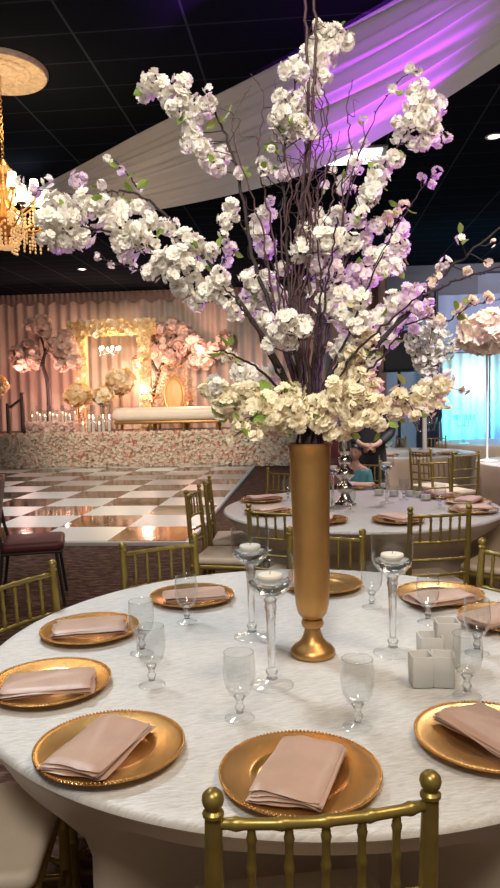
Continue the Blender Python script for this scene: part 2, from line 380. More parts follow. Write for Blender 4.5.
# ------------------------------------------------------------------ blossom branches
VD = -(CAMROT.transposed() @ (Vector((vx, vy, 1.4)) - CAMLOC)).z
PXM = VD / F
MZ = TZ + VH
random.seed(21)
BR = []      # dict: pts3d, root, leafmb
def branch(label, pts, dep, r0=.0052, r1=.0016, group='cherry blossom branches in the gold vase', side=None, cat='branch', name='cherry_blossom_branch', mat=None, wob=.004, mouthstart=True):
    n_ = len(pts); P = []
    a = random.uniform(0, 2 * PI); q = random.uniform(.008, .036)
    s = Vector((vx + math.cos(a) * q, vy + math.sin(a) * q, MZ - .18)); s2 = Vector((vx + math.cos(a) * q * 1.1, vy + math.sin(a) * q * 1.1, MZ + .005))
    if mouthstart: P += [s, s2]
    for i, (px, py) in enumerate(pts):
        t = (i + 1) / n_; P.append(D(px, py, VD + dep * t ** 1.2))
    C = catmull(P, 7); m_ = len(C)
    C2 = [c + Vector([random.uniform(-wob, wob) for _ in range(3)]) * min(1, k / 8) for k, c in enumerate(C)]
    root = thing(name, label, cat, s if mouthstart else C[0], 0, group)
    inv = -(s if mouthstart else C[0])
    mb = MB(); mb.tube([c + inv for c in C2], [r0 + (r1 - r0) * k / (m_ - 1) for k in range(m_)], 7)
    b = dict(pts=C2, root=root, off=inv, mb=mb, leaf=MB(), mat=mat or twig_m)
    BR.append(b); return b
def leaf(mb, at, d, L):
    d = Vector(d).normalized(); M = dirmat(d, random.uniform(0, 6), at)
    vs = []
    for (t, hw) in ((0, .04), (.3, .26), (.6, .30), (.85, .16), (1, .01)):
        for u in (-1, 0, 1): vs.append(M @ Vector((u * hw * L, .12 * L * math.sin(t * 3) + .09 * L * abs(u), t * L)))
    mb.add(vs, [(j * 3 + i, j * 3 + i + 1, (j + 1) * 3 + i + 1, (j + 1) * 3 + i) for j in range(4) for i in range(2)])
G = 'cherry blossom branches in the gold vase'
b1 = branch('long upper cherry blossom branch arching far left toward the hanging chandelier', [(288, 385), (262, 335), (232, 290), (195, 247), (165, 215), (138, 194), (108, 192), (82, 202)], -.10, .0085)
b1b = branch('thick white cherry blossom branch lying lowest along the far left reach', [(284, 378), (255, 325), (215, 285), (175, 262), (130, 238), (90, 228), (52, 228)], -.22, .0085)
b1c = branch('thin blossom twig with tiny pink flowers rising from the left branch', [(139, 190), (128, 175), (117, 163), (106, 156)], -.12, .0025, .001, mouthstart=False)
b1d = branch('thin drooping twig of pink flowers below the long left branch', [(175, 262), (150, 272), (125, 265), (97, 258)], -.2, .0022, .001, mouthstart=False)
b2 = branch('cherry blossom branch curving up left to a white tip before the ceiling drape', [(296, 385), (275, 320), (255, 265), (245, 215), (238, 175), (224, 130), (205, 103), (180, 98), (152, 82)], .02, .0082)
b2b = branch('short side twig of hanging white blossoms left of the tall stems', [(247, 235), (235, 215), (228, 235), (222, 268)], .05, .002, .001, mouthstart=False)
b3 = branch('tallest upright cherry blossom branch with its tip near the top of the picture', [(302, 360), (300, 280), (304, 200), (306, 130), (312, 80), (335, 40), (347, 30)], .12, .006)
b3b = branch('upright white cherry blossom branch just left of the tallest one', [(298, 360), (290, 290), (285, 210), (285, 140), (292, 100), (300, 66)], -.08, .006)
b4 = branch('cherry blossom branch rising to a thick white tip upper right', [(318, 380), (335, 300), (358, 225), (380, 172), (402, 138), (428, 96)], .0, .0072)
b5 = branch('slender cherry blossom branch with small separate blooms reaching upper right', [(314, 380), (328, 290), (343, 215), (362, 145), (388, 95), (413, 68)], .22, .004, .0012)
b6 = branch('dark bare twig with few cream flowers reaching the right edge uppermost', [(330, 395), (370, 350), (410, 308), (440, 278), (470, 252), (505, 222)], -.06, .0075, .0026)
b7 = branch('dark bare twig with few cream flowers pointing level to the right', [(330, 405), (375, 350), (415, 305), (440, 288), (470, 276), (505, 266)], -.16, .0072, .0024)
b7b = branch('low thin twig with single cream flowers below the two bare right twigs', [(405, 325), (430, 318), (447, 320), (470, 306), (505, 298)], -.08, .0025, .001, mouthstart=False)
b8 = branch('low cream blossom branch stretching right over the second table', [(325, 415), (355, 402), (395, 398), (440, 386)], -.10, .005)
b9 = branch('low cream blossom branch drooping left over the stage front', [(288, 415), (260, 402), (230, 395), (203, 388)], -.12, .005)
b10 = branch('short blossom branch with green leaves pointing left at mid height', [(285, 405), (262, 385), (243, 370), (226, 352)], .04, .0045)
b11 = branch('central cherry blossom branch tinted purple beside the bare stems', [(312, 380), (318, 320), (325, 270), (345, 232)], -.02, .005)
b12 = branch('blossom branch with purple lit flowers right of the centre', [(324, 385), (345, 330), (370, 275), (390, 240), (403, 205)], .14, .005)
b13 = branch('blossom branch left of the bare stems with a white crown at mid height', [(296, 385), (283, 330), (270, 285), (263, 245), (260, 218)], .12, .005)
b14 = branch('blossom branch with pink lit flowers leaning right at mid height', [(326, 395), (355, 350), (385, 315), (415, 286)], .10, .0045)
b15 = branch('hair thin twig with a small pink flower group alone at right', [(372, 270), (398, 225), (415, 198), (432, 178)], .16, .002, .0009, mouthstart=False)
b16 = branch('front blossom branch in the middle with cream flowers over the vase', [(306, 425), (303, 395), (300, 350), (292, 318)], -.16, .0045)
b17 = branch('front blossom branch drooping right over the vase rim', [(318, 425), (335, 408), (352, 405), (368, 415)], -.18, .004)
b18 = branch('front blossom branch drooping left over the vase rim', [(298, 425), (285, 405), (268, 402), (248, 425)], -.18, .004)
b19 = branch('blossom branch of cream flowers leaning right behind the front ones', [(322, 400), (338, 365), (352, 335), (365, 300)], -.04, .0045)
b20 = branch('slim upright blossom branch with a purple tint behind the bare stems', [(312, 380), (325, 290), (338, 220), (352, 170)], .2, .003)
# clusters: (px, py, r px) lists per branch with flower kind
CLS = [
 (b1, 'w', [(35,190,8,'p'),(58,202,13),(78,181,10,'p'),(86,205,13),(95,218,13),(105,205,12),(101,184,8,'s'),(118,212,12),(150,222,11),(168,226,11),(185,240,12),(195,246,12),(206,255,11),(213,250,9),(138,206,9)]),
 (b1b, 'w', [(47,219,14),(70,216,15),(62,241,15),(45,238,10),(82,238,12),(112,224,13),(122,243,12),(136,231,13),(128,254,11),(146,243,13),(160,262,13),(151,272,10),(175,255,13),(190,266,13),(205,290,13),(182,288,12),(220,277,12),(225,297,12),(196,304,9),(235,312,10),(172,275,10)]),
 (b1c, 's', [(107,158,7),(122,170,6,'sp'),(139,189,6,'sp')]),
 (b1d, 'sp', [(97,257,6),(111,265,7),(122,260,6),(133,267,7)]),
 (b2, 'w', [(152,84,14),(146,93,9),(165,92,13),(180,99,14),(172,107,10),(183,81,9),(194,113,12),(187,120,8),(207,105,11),(192,131,11),(189,145,9),(203,150,11),(212,161,12),(222,155,11),(217,168,9),(240,172,8,'s'),(196,140,8)]),
 (b2b, 'w', [(232,206,9),(225,221,8),(223,233,7,'s'),(230,248,8,'p'),(227,262,7,'p'),(219,268,5,'s'),(235,218,6,'s')]),
 (b3, 'w', [(322,32,10),(336,34,12),(346,44,10),(331,50,11),(318,60,12),(309,53,9),(322,76,9),(310,90,12),(305,108,11),(327,62,9),(316,42,8)]),
 (b3b, 'w', [(301,72,11),(288,70,10),(296,98,10),(281,97,9),(285,115,12),(273,121,8),(299,125,12),(285,133,12),(310,134,10),(267,169,9),(285,173,8,'p'),(272,148,6,'s'),(294,112,8),(262,170,7,'s')]),
 (b4, 'w', [(416,90,10),(428,100,12),(437,107,9),(415,108,12),(425,120,12),(435,127,9),(410,122,9),(425,141,10),(400,136,9),(413,144,9),(434,141,8,'p'),(395,160,10),(385,166,11),(378,176,11),(372,190,12),(366,200,11),(360,212,9),(357,222,8,'p')]),
 (b5, 's', [(411,69,8),(418,72,6),(393,89,7),(363,121,9),(352,150,8),(365,143,7),(354,164,8,'w'),(358,172,7,'sp'),(345,183,7)]),
 (b6, 's', [(460,239,8),(446,262,9),(438,275,8,'sc'),(467,271,8,'sc'),(487,263,7,'sc'),(493,242,5,'sc'),(432,283,8,'sc'),(440,266,6)]),
 (b7, 's', [(408,300,9,'p'),(417,309,9,'p'),(430,302,8,'sp'),(422,290,9,'sp')]),
 (b7b, 'sc', [(473,300,8),(461,308,8),(488,297,8),(440,318,9),(430,312,8),(455,313,5)]),
 (b8, 'c', [(380,405,13),(395,411,12),(400,396,12),(410,405,11),(421,396,12),(415,415,7),(431,391,11),(441,385,12),(436,401,9),(366,411,13),(372,390,11),(448,377,8,'w'),(427,383,8,'w')]),
 (b9, 'c', [(215,386,10,'w'),(205,391,9),(225,400,14),(240,396,14),(235,414,12),(252,392,12),(222,412,8),(243,410,11)]),
 (b10, 'c', [(250,376,14,'w'),(262,384,14,'w'),(229,358,9),(240,372,10,'w'),(272,372,11,'w'),(272,390,12)]),
 (b11, 'w', [(310,233,13),(325,240,13),(301,250,12),(316,264,13,'p'),(330,256,12,'p'),(340,238,12),(350,245,12),(318,282,11,'p'),(335,272,10,'p'),(340,295,11),(335,310,11),(322,302,12)]),
 (b12, 'w', [(365,240,10),(372,255,11),(385,256,11),(355,270,11,'p'),(370,276,12,'p'),(380,270,10),(388,219,11,'sc'),(402,229,9,'p'),(398,243,10),(405,250,8,'p'),(375,226,9),(395,265,10),(403,206,8,'sc'),(396,212,7,'sc'),(350,284,10,'p'),(362,290,9,'p')]),
 (b13, 'w', [(268,284,12),(254,280,12),(259,291,12,'p'),(262,301,12),(275,296,12),(285,302,11),(250,308,10),(260,222,12),(267,214,9),(264,246,12,'p'),(258,234,8),(268,252,9,'p'),(245,298,9,'p'),(283,268,9)]),
 (b14, 'w', [(395,301,12),(410,290,11,'p'),(416,300,9,'p'),(405,313,10,'p'),(395,325,9,'p'),(375,322,12),(390,340,9),(384,312,10)]),
 (b15, 'sp', [(422,178,8),(437,172,8),(432,185,8)]),
 (b16, 'w', [(288,318,12),(302,327,12),(276,333,12),(268,345,9),(290,341,10),(265,320,11),(296,395,13,'c')]),
 (b17, 'c', [(325,400,14),(322,420,13),(340,405,14),(336,389,13),(351,420,14),(355,396,14),(368,418,11),(312,415,13),(345,432,9),(380,425,9),(330,430,10)]),
 (b18, 'c', [(255,405,14),(270,402,14),(262,420,12),(245,428,10),(285,392,13),(290,407,14),(300,420,12),(285,428,11),(310,405,12),(274,418,12),(238,425,8)]),
 (b19, 'c', [(345,371,13),(360,376,13),(375,386,11),(360,300,12,'w'),(358,325,13,'w'),(370,341,12),(345,346,12,'w'),(350,352,11,'w'),(362,366,11,'w'),(337,353,9,'w'),(374,360,9,'w'),(350,386,10),(345,320,12,'w'),(355,355,12)]),
 (b20, 'w', [(343,182,8),(353,189,6,'s'),(325,185,7,'s'),(337,212,9),(346,223,9),(330,222,8),(352,170,7,'sp'),(333,170,6,'s'),(318,215,8)]),
]
mark = {'w': 'w', 'c': 'c', 'p': 'p', 's': 's', 'sc': 'sc', 'sp': 'sp'}
for b, kind, lst in CLS:
    pts = b['pts']; dv = [-(CAMROT.transposed() @ (p - CAMLOC)).z for p in pts]
    for it in lst:
        px, py, r = it[:3]; kd = it[3] if len(it) > 3 else kind
        best = min(range(len(pts)), key=lambda i: (pts[i] - D(px, py, dv[i])).length)
        dep = dv[best] + random.uniform(-.035, .035) - .008
        c = D(px, py, dep); rr = r * dep / F
        me = random.choice(CL[kd])
        o_ = obj('blossom_cluster' if kd in 'wcp' else 'blossom', me, b['root'], c + b['off'])
        o_.rotation_euler = [random.uniform(0, 6.28) for _ in range(3)]; s_ = rr * (random.uniform(.88, 1.06) if kd in 'wcp' else random.uniform(.72, .88)); o_.scale = (s_, s_, s_)
        # twig joining the cluster to the stem
        j = max(0, best - 2); a = pts[j]; mid = (a + c) / 2 + Vector([random.uniform(-.008, .008) for _ in range(3)])
        b['mb'].tube([p + b['off'] for p in catmull([a, mid, c], 4)], [.0016] * 9, 5)
        if random.random() < (.5 if kd in ('c', 'sc', 's') else .22):
            for _ in range(random.choice((1, 1, 2))):
                d = Vector([random.uniform(-1, 1) for _ in range(3)]).normalized(); leaf(b['leaf'], c + b['off'] + d * rr * .6, d, random.uniform(.022, .038))
for b, kind, lst in CLS:
    if len(kind) > 1 or len(lst) < 8 or b is b1b: continue
    cs = [c.location - b['off'] for c in b['root'].children if c.name.startswith('blossom_cluster')]
    for q in range(int(len(cs) * .55)):
        c0 = random.choice(cs); dv = Vector([random.gauss(0, 1) for _ in range(3)]).normalized() * random.uniform(.035, .06); c = c0 + dv
        o_ = obj('blossom', random.choice(CL['sc' if kind == 'c' else 's']), b['root'], c + b['off']); o_.rotation_euler = [random.uniform(0, 6.28) for _ in range(3)]
        s_ = random.uniform(.015, .020); o_.scale = (s_, s_, s_); b['mb'].tube([c0 + b['off'], c + b['off']], [.0013, .001], 5)
LEAFPX = [(b1, 133, 190), (b1, 128, 182), (b1, 140, 184), (b1, 122, 196), (b1, 160, 235), (b2, 219, 123), (b2, 214, 118), (b2, 225, 118), (b3b, 272, 148), (b3b, 277, 152), (b3b, 266, 150), (b4, 395, 150), (b4, 392, 158), (b19, 385, 362), (b19, 378, 358), (b19, 392, 366), (b10, 225, 345), (b10, 232, 340), (b10, 220, 352), (b9, 215, 404), (b9, 222, 410), (b13, 252, 225), (b12, 372, 225), (b16, 290, 385), (b18, 268, 392), (b8, 400, 378)]
for b, px, py in LEAFPX:
    pts = b['pts']; dv = [-(CAMROT.transposed() @ (p - CAMLOC)).z for p in pts]
    best = min(range(len(pts)), key=lambda i: (pts[i] - D(px, py, dv[i])).length)
    c = D(px, py, dv[best] - .01); leaf(b['leaf'], (pts[best] * .5 + c * .5) + b['off'], (c - pts[best]) + Vector([random.uniform(-.012, .012) for _ in range(3)]), random.uniform(.032, .05))
for b in BR:
    # nubs along the stem
    pts = b['pts']
    for k in range(6, len(pts) - 1, 3):
        d = Vector([random.uniform(-1, 1) for _ in range(3)]).normalized() * .009
        b['mb'].tube([pts[k] + b['off'], pts[k] + d + b['off']], [.002, .0008], 5)
    b['mb'].build('stem', b['mat'], b['root'])
    if b['leaf'].v: b['leaf'].build('leaves', leaf_m, b['root'])
# curly willow twigs
random.seed(5)
WT = [[(303,370),(300,290),(303,200),(308,120),(306,40),(304,-30)], [(308,370),(310,280),(309,190),(313,110),(316,40),(314,-30)], [(298,370),(292,290),(297,220),(315,160),(322,110),(308,60)],
      [(300,370),(287,300),(283,240),(291,190),(284,150),(272,130)], [(312,370),(316,290),(311,240),(325,180),(330,140),(318,100)], [(305,370),(301,300),(313,240),(307,190),(322,150),(327,105),(320,80)],
      [(296,370),(280,310),(276,250),(264,190),(258,150),(264,100),(252,75)], [(302,370),(295,310),(306,250),(298,200),(303,160),(290,140)], [(316,370),(325,300),(318,250),(333,200),(334,165),(340,130)],
      [(294,370),(288,320),(296,260),(288,220),(299,180),(310,150)], [(310,370),(304,310),(297,250),(306,210),(300,165),(312,135)], [(318,370),(313,310),(322,260),(316,215),(323,175),(342,150)],
      [(299,370),(305,320),(291,270),(280,220),(289,175),(276,158)], [(314,370),(321,320),(309,275),(318,220),(309,180),(300,150)], [(304,370),(298,330),(312,280),(303,235),(318,195),(314,160)],
      [(290,370),(272,300),(262,230),(240,160),(232,120),(250,85)], [(320,370),(334,300),(345,240),(342,190),(351,150),(347,110),(352,80)]]
BR2 = BR; BR = []
XS = [[(318,380),(322,320),(331,262),(338,215)], [(324,385),(348,335),(366,290),(384,252)], [(330,395),(356,352),(392,318),(425,290)], [(284,385),(262,340),(240,305),(222,285)], [(313,380),(317,330),(321,285),(318,240)], [(300,380),(290,330),(281,290),(272,262)], [(286,400),(262,372),(236,356),(214,350)], [(334,405),(362,378),(388,350),(404,325)]]
for i, w in enumerate(XS):
    b = branch('dark bare stem rising among the blossoms from the gold vase', w, random.uniform(-.2, -.1), .0058, .002, 'dark bare stems among the blossoms', cat='twig', name='bare_stem', mat=twig_m, wob=.004)
    b['mb'].build('stem', twig_m, b['root'])
for i, w in enumerate(WT):
    lab = {0: 'tall dark willow stem rising out of the picture above the flowers', 1: 'second tall dark willow stem running out of the top right beside the first', 6: 'curly willow twig with a hooked tip left of the upright branches', 15: 'wispy willow twig leaning left before the pale drape', 16: 'wispy willow twig leaning right of the upright branches'}.get(i, 'dark curly willow twig standing in the bare stem bundle of the gold vase')
    b = branch(lab, w, random.uniform(-.13, .07), .0046 if i > 1 else .006, .0012 if i > 1 else .004, 'dark curly willow twigs in the gold vase', cat='twig', name='willow_twig', mat=willow_m, wob=.005)
    pts = b['pts']
    for k in range(18, len(pts) - 4, 6):
        d = Vector((random.uniform(-1, 1), random.uniform(-1, 1), random.uniform(.2, 1))).normalized(); a = pts[k]
        L = random.uniform(.05, .13); q = d.orthogonal().normalized() * L * .25
        b['mb'].tube([p + b['off'] for p in catmull([a, a + d * L * .35 + q, a + d * L * .7 - q, a + d * L], 4)], [.0016 - .0001 * z for z in range(13)], 5)
    b['mb'].build('stem', willow_m, b['root'])
# ------------------------------------------------------------------ tables
def make_cloth(R, chairs, z=.76, seed=0, nf=14):
    """round cloth: flat top, rounded edge, folds to the floor; pushed in where seats stand (angle, half angle, r)"""
    random.seed(seed); mb = MB(); seg = 220; rings = []
    ph = [random.uniform(0, 6.28) for _ in range(4)]
    prof = [(R * t, z, 0) for t in (.02, .2, .4, .6, .75, .88, .96)] + [(R - .012, z, 0), (R - .004, z - .004, 0), (R, z - .014, 0)]
    for k in range(1, 13): prof.append((R, z - .014 - (z - .03) * k / 12, k / 12))
    raw = []
    for k in range(seg if chairs else 0):
        a = 2 * PI * k / seg; r2 = R + .05; q = R + .05
        while q > .3:
            for (d, fv) in chairs:
                qx, qy = q * math.cos(a) - d.x, q * math.sin(a) - d.y
                yl = qx * fv.x + qy * fv.y; xl = qx * fv.y - qy * fv.x
                if abs(xl) < .235 and -.30 < yl < .24: r2 = q - .03; break
            q -= .012
        raw.append(r2)
    mn = [min(raw[(k + d) % seg] for d in range(-4, 5)) for k in range(len(raw))]
    rin = [sum(mn[(k + d) % seg] * (5 - abs(d)) for d in range(-4, 5)) / 25 for k in range(len(raw))]
    vs = []
    for (r, zz, t) in prof:
        for k in range(seg):
            a = 2 * PI * k / seg
            f = math.sin(nf * a + ph[0] + .7 * math.sin(3 * a + ph[1])) * .6 + math.sin((nf * 2 - 3) * a + ph[2]) * .3
            rr = r + (t ** 1.1) * (.045 * f - .035) if t else r
            if t and chairs:
                tt = max(0, min(1, (.742 - zz) / .235)); tt = tt * tt * (3 - 2 * tt)
                if rin[k] < rr: rr += (rin[k] - rr) * tt
            vs.append((rr * math.cos(a), rr * math.sin(a), zz))
    fs = []
    for i in range(len(prof) - 1):
        for k in range(seg):
            k2 = (k + 1) % seg; fs.append((i * seg + k, i * seg + k2, (i + 1) * seg + k2, (i + 1) * seg + k))
    fs.append(tuple(range(seg)))
    mb.add(vs, fs); return mb
TC = Vector((-.035, 2.035)); TR = .922
T2C = Vector((.33, 4.72)); T2R = .93
T3C = Vector((1.3, 9.6)); T4C = Vector((2.8, 7.9)); T5C = Vector((3.0, 11.6))
# ------------------------------------------------------------------ chiavari chair
def bamboo(L, r, n_, bump=1.28):
    ts, rs = [], []
    N_ = n_ * 8
    knots = [(i + .5) / n_ for i in range(n_)]
    base = sorted(set([0, 1] + [max(0, min(1, k + d)) for k in knots for d in (-.012 / L, -.006 / L, 0, .006 / L, .012 / L)]))
    for t in base:
        kk = min(abs(t - k) for k in knots) * L
        ts.append(t); rs.append(r * (bump if kk < .002 else 1.12 if kk < .008 else 1))
    return ts, rs
def bpole(mb, path, r, n_, seg=10, bump=1.28):
    path = [Vector(p) for p in path]
    L = sum((path[i + 1] - path[i]).length for i in range(len(path) - 1))
    ts, rs = bamboo(L, r, n_, bump)
    def at(t):
        q = t * (len(path) - 1); i = min(int(q), len(path) - 2); return path[i].lerp(path[i + 1], q - i)
    mb.tube([at(t) for t in ts], rs, seg)
def make_chair():
    root = thing('chiavari_chair', '', 'chair')
    W2, YB = .161, -.20
    def post(s):
        return [(s * (W2 + .012), YB - .03, 0), (s * W2, YB, .44), (s * W2, YB - .012, .68), (s * W2, YB - .03, .895)]
    for s in (-1, 1):
        mb = MB(); p_ = catmull(post(s), 6); mb.tube(p_, [.0125 + .0035 * math.sin(PI * k / (len(p_) - 1)) for k in range(len(p_))], 12)
        o_ = mb.build('back_post', gold_chair, root)
        mb = MB(); t = Vector((s * W2, YB - .03, .895))
        mb.lathe([(.0125, -.006), (.0155, -.003), (.0155, .002), (.0115, .006), (.0115, .009), (.0145, .013), (.0165, .020), (.0150, .028), (.009, .034), (.001, .036)], 16, Matrix.Translation(t)); mb.build('finial', gold_chair, o_)
        mb = MB(); bpole(mb, [(s * .19, .19, 0), (s * .19, .185, .43)], .0145, 3); mb.build('front_leg', gold_chair, root)
        for z in (.13, .22):
            mb = MB(); bpole(mb, [(s * .186, YB - .02, z), (s * .19, .188, z)], .0085, 3); mb.build('stretcher', gold_chair, root)
    for (y, z) in ((.188, .15), (.188, .24), (YB - .015, .16)):
        mb = MB(); bpole(mb, [(-.185, y, z), (.185, y, z)], .0085, 4); mb.build('stretcher', gold_chair, root)
    def rail(z, r, y, nk):
        mb = MB(); pts = [(W2 * (-1 + 2 * k / 8), y - .018 * (1 - (-1 + 2 * k / 8) ** 2), z) for k in range(9)]
        bpole(mb, pts, r, nk); return mb
    rail(.878, .0085, YB - .027, 5).build('top_rail', gold_chair, root)
    for z, y in ((.738, YB - .016), (.645, YB - .011), (.565, YB - .006)): rail(z, .0075, y, 5).build('back_rail', gold_chair, root)
    for k in range(5):
        u = -1 + 2 * (k + 1) / 6; x = u * W2; bow = .018 * (1 - u * u)
        mb = MB(); bpole(mb, [(x, YB - .016 - bow, .738), (x, YB - .027 - bow, .878)], .0062, 3, 10, 1.35); mb.build('spindle', gold_chair, root)
    mb = MB(); mb.slab(.40, .41, .03, Matrix.Translation((0, -.005, .435)), .012); mb.build('seat', gold_chair, root)
    mb = MB(); mb.slab(.39, .385, .045, Matrix.Translation((0, .006, .4735)), .02, 4); mb.build('cushion', cushion_m, root)
    return root
CH_PLACED = []
def chair_at(c, ang, label, group):
    """c: midpoint of the two back posts at the top; ang: direction the sitter faces"""
    f = Vector((math.cos(ang), math.sin(ang))); loc = Vector((c[0], c[1])) + f * .23
    o_ = place('chair', make_chair, (loc.x, loc.y, .001), ang - PI / 2, label, 'chair', group)
    CH_PLACED.append((loc, f)); return o_
def chair_px(a, b, label, group, toward=None, face=None):
    p, q = W(*a, .93), W(*b, .93); mid = (p + q) / 2
    d = (q - p); d.z = 0; nrm = Vector((-d.y, d.x)).normalized()
    if toward is not None and nrm.dot(Vector((toward[0] - mid.x, toward[1] - mid.y))) < 0: nrm = -nrm
    ang = math.atan2(nrm.y, nrm.x)
    for C, Rr in ((TC, TR), (T2C, T2R), (T3C, .92), (T4C, .92), (T5C, .92)):
        for it in range(30):
            t_ = Vector((-nrm.y, nrm.x)); dm = min((Vector((mid.x, mid.y)) + t_ * u - Vector((nrm.x, nrm.y)) * .0 - C).length for u in (-.17, -.08, 0, .08, .17))
            if dm > Rr + (.036 if C is TC else .07): break
            o_ = (Vector((mid.x, mid.y)) - C).normalized(); mid.x += o_.x * .01; mid.y += o_.y * .01
    return chair_at((mid.x, mid.y), ang, label, group)
g1 = 'gold chairs around the front table'; g2 = 'gold chairs around the second table'; g3 = 'gold chairs at the far tables'
chair_px((213, 790), (430, 772), 'gold bamboo-style chair nearest the camera, its back across the bottom of the picture', g1, TC)
chair_at((-1.002, 2.238), math.atan2(-.43, .9), 'gold chair at the left edge beside the maroon chair, half out of the picture', g1)
chair_px((123, 546), (208, 535), 'gold chair facing the camera at back left of the front table', g1, TC)
chair_px((285, 529), (365, 532), 'gold chair behind the gold vase at the back of the front table', g1, TC)
chair_px((475, 537), (552, 556), 'gold chair at the right edge on the far side of the front table', g1, TC)
chair_at((-1.05, 1.47), math.radians(10), 'gold chair with ivory cushion pulled out, cut by the left edge near the bottom', g1)
chair_px((243, 503), (310, 506), 'gold chair left of the vase with its back to us at the second table', g2, T2C)
chair_px((407, 507), (472, 504), 'gold chair with its back to us right of the vase at the second table', g2, T2C)
chair_at((1.34, 4.10), math.radians(147), 'gold chair cut by the right edge at the second table', g2)
chair_px((186, 490), (199, 484), 'nearer of two gold chairs in profile at the left of the second table', g2, (5, 4.6))
chair_px((204, 481), (210, 475), 'farther of two gold chairs in profile at the left of the second table', g2, (5, 5.2))
chair_px((267, 468), (307, 470), 'gold chair facing us at the back left of the second table by the dance floor', g2, T2C)
chair_px((413, 459), (455, 457), 'gold chair facing us at the back right of the second table', g2, T2C)
CHC = W(364, 461, .93)
chair_at((CHC.x, CHC.y + .1), -PI / 2 - .35, 'gold chair at the back of the second table beside the silver candlestick', g2)
# ------------------------------------------------------------------ front table and its settings
def push(C, R): return [(loc - C, f) for loc, f in CH_PLACED if (loc - C).length < R + .4]
tb = thing('banquet_table', 'round banquet table hidden under the ivory cloth of the front table', 'table', (TC.x, TC.y, 0))
mb = MB(); mb.lathe([(.02, .72), (TR - .06, .72), (TR - .05, .725), (TR - .05, .745), (TR - .06, .752), (.02, .752)], 48); mb.build('tabletop', brown_wood, tb)
for k in range(4):
    a = PI / 4 + k * PI / 2; mb = MB(); mb.tube([(.09 * math.cos(a), .09 * math.sin(a), .722), (.10 * math.cos(a), .10 * math.sin(a), .001)], .016, 8); mb.build('leg', black_m, tb)
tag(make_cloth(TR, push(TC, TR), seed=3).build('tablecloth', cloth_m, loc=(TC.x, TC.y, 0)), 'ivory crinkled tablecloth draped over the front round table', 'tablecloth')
def make_plate(seg=72):
    mb = MB()
    mb.lathe([(.001, .004), (.082, .004), (.090, .006), (.096, .0115), (.103, .0135), (.150, .0185), (.158, .0195), (.1625, .0185), (.1630, .0165), (.158, .0145), (.100, .0045), (.092, .0005), (.001, .0)], seg)
    r = thing('charger_plate', '', 'plate'); o_ = mb.build('plate', charger_gold, r)
    mb = MB()
    for k in range(120):
        a = 2 * PI * k / 120; mb.ball((.1605 * math.cos(a), .1605 * math.sin(a), .0198), .0031, 8, 5)
    b = mb.build('beaded_rim', charger_gold, r); b['kind'] = 'stuff'
    return r
def make_napkin(seed, mat, L=.225, Wd=.135, open_=0):
    def f():
        random.seed(seed); mb = MB()
        nx, ny = 13, 19
        for lay in range(4):
            z0 = .0042 * lay; pts = []; jx, jy = random.uniform(-.004, .004), random.uniform(-.003, .003); tw = random.uniform(-.03, .03)
            shr = 1 - .02 * lay
            top, bot = [], []
            for j in range(ny):
                for i in range(nx):
                    u = -1 + 2 * i / (nx - 1); v = -1 + 2 * j / (ny - 1)
                    x = u * Wd / 2 * shr + jx + tw * v * .05; y = v * L / 2 * shr + jy + .004 * math.sin(u * 3 + lay)
                    e = min(1, (1 - abs(u)) * 9, (1 - abs(v)) * 12)
                    puff = .0045 * math.sin(2.2 * u + seed) * math.cos(1.7 * v + lay + seed) + .002 * math.sin(5 * u + 3 * v + seed)
                    zz = z0 + .0008 + max(0, puff) + .004 * (lay / 3) * max(0, 1 - u * u)
                    top.append((x, y, zz + .0040 * math.sqrt(max(0, e)))); bot.append((x, y, zz))
            mb.grid(top, nx, ny); n0 = len(mb.v); mb.grid(bot, nx, ny)
        return mb.build('folded_napkin', mat)
    return f
def set_plate(px, py, label, nlabel, group, ngroup, C, dz=0, rot=0, mat=None, var=0, shift=(0, 0), z0=.7625, world=None, axis=None):
    c = Vector(world) if world else W(px, py, z0 + .016)
    a = math.atan2(c.y - C.y, c.x - C.x)
    if axis:
        p_, q_ = W(axis[0], axis[1], z0 + .04), W(axis[2], axis[3], z0 + .04); rot = math.atan2(q_.y - p_.y, q_.x - p_.x) - a
        shift = ((p_.x + q_.x) / 2 - c.x, (p_.y + q_.y) / 2 - c.y)
    place('plate', make_plate, (c.x, c.y, z0), a, label, 'plate', group, (.95, .95, 1))
    m_ = mat or napkin_m
    zr = z0 + .0222
    o_ = make_napkin(var, m_)() ; tag(o_, nlabel, 'napkin', ngroup)
    o_.location = (c.x + shift[0], c.y + shift[1], zr); o_.rotation_euler = (0, 0, a - PI / 2 + rot)
gp, gn = 'gold charger plates on the front table', 'folded napkins on the front table'
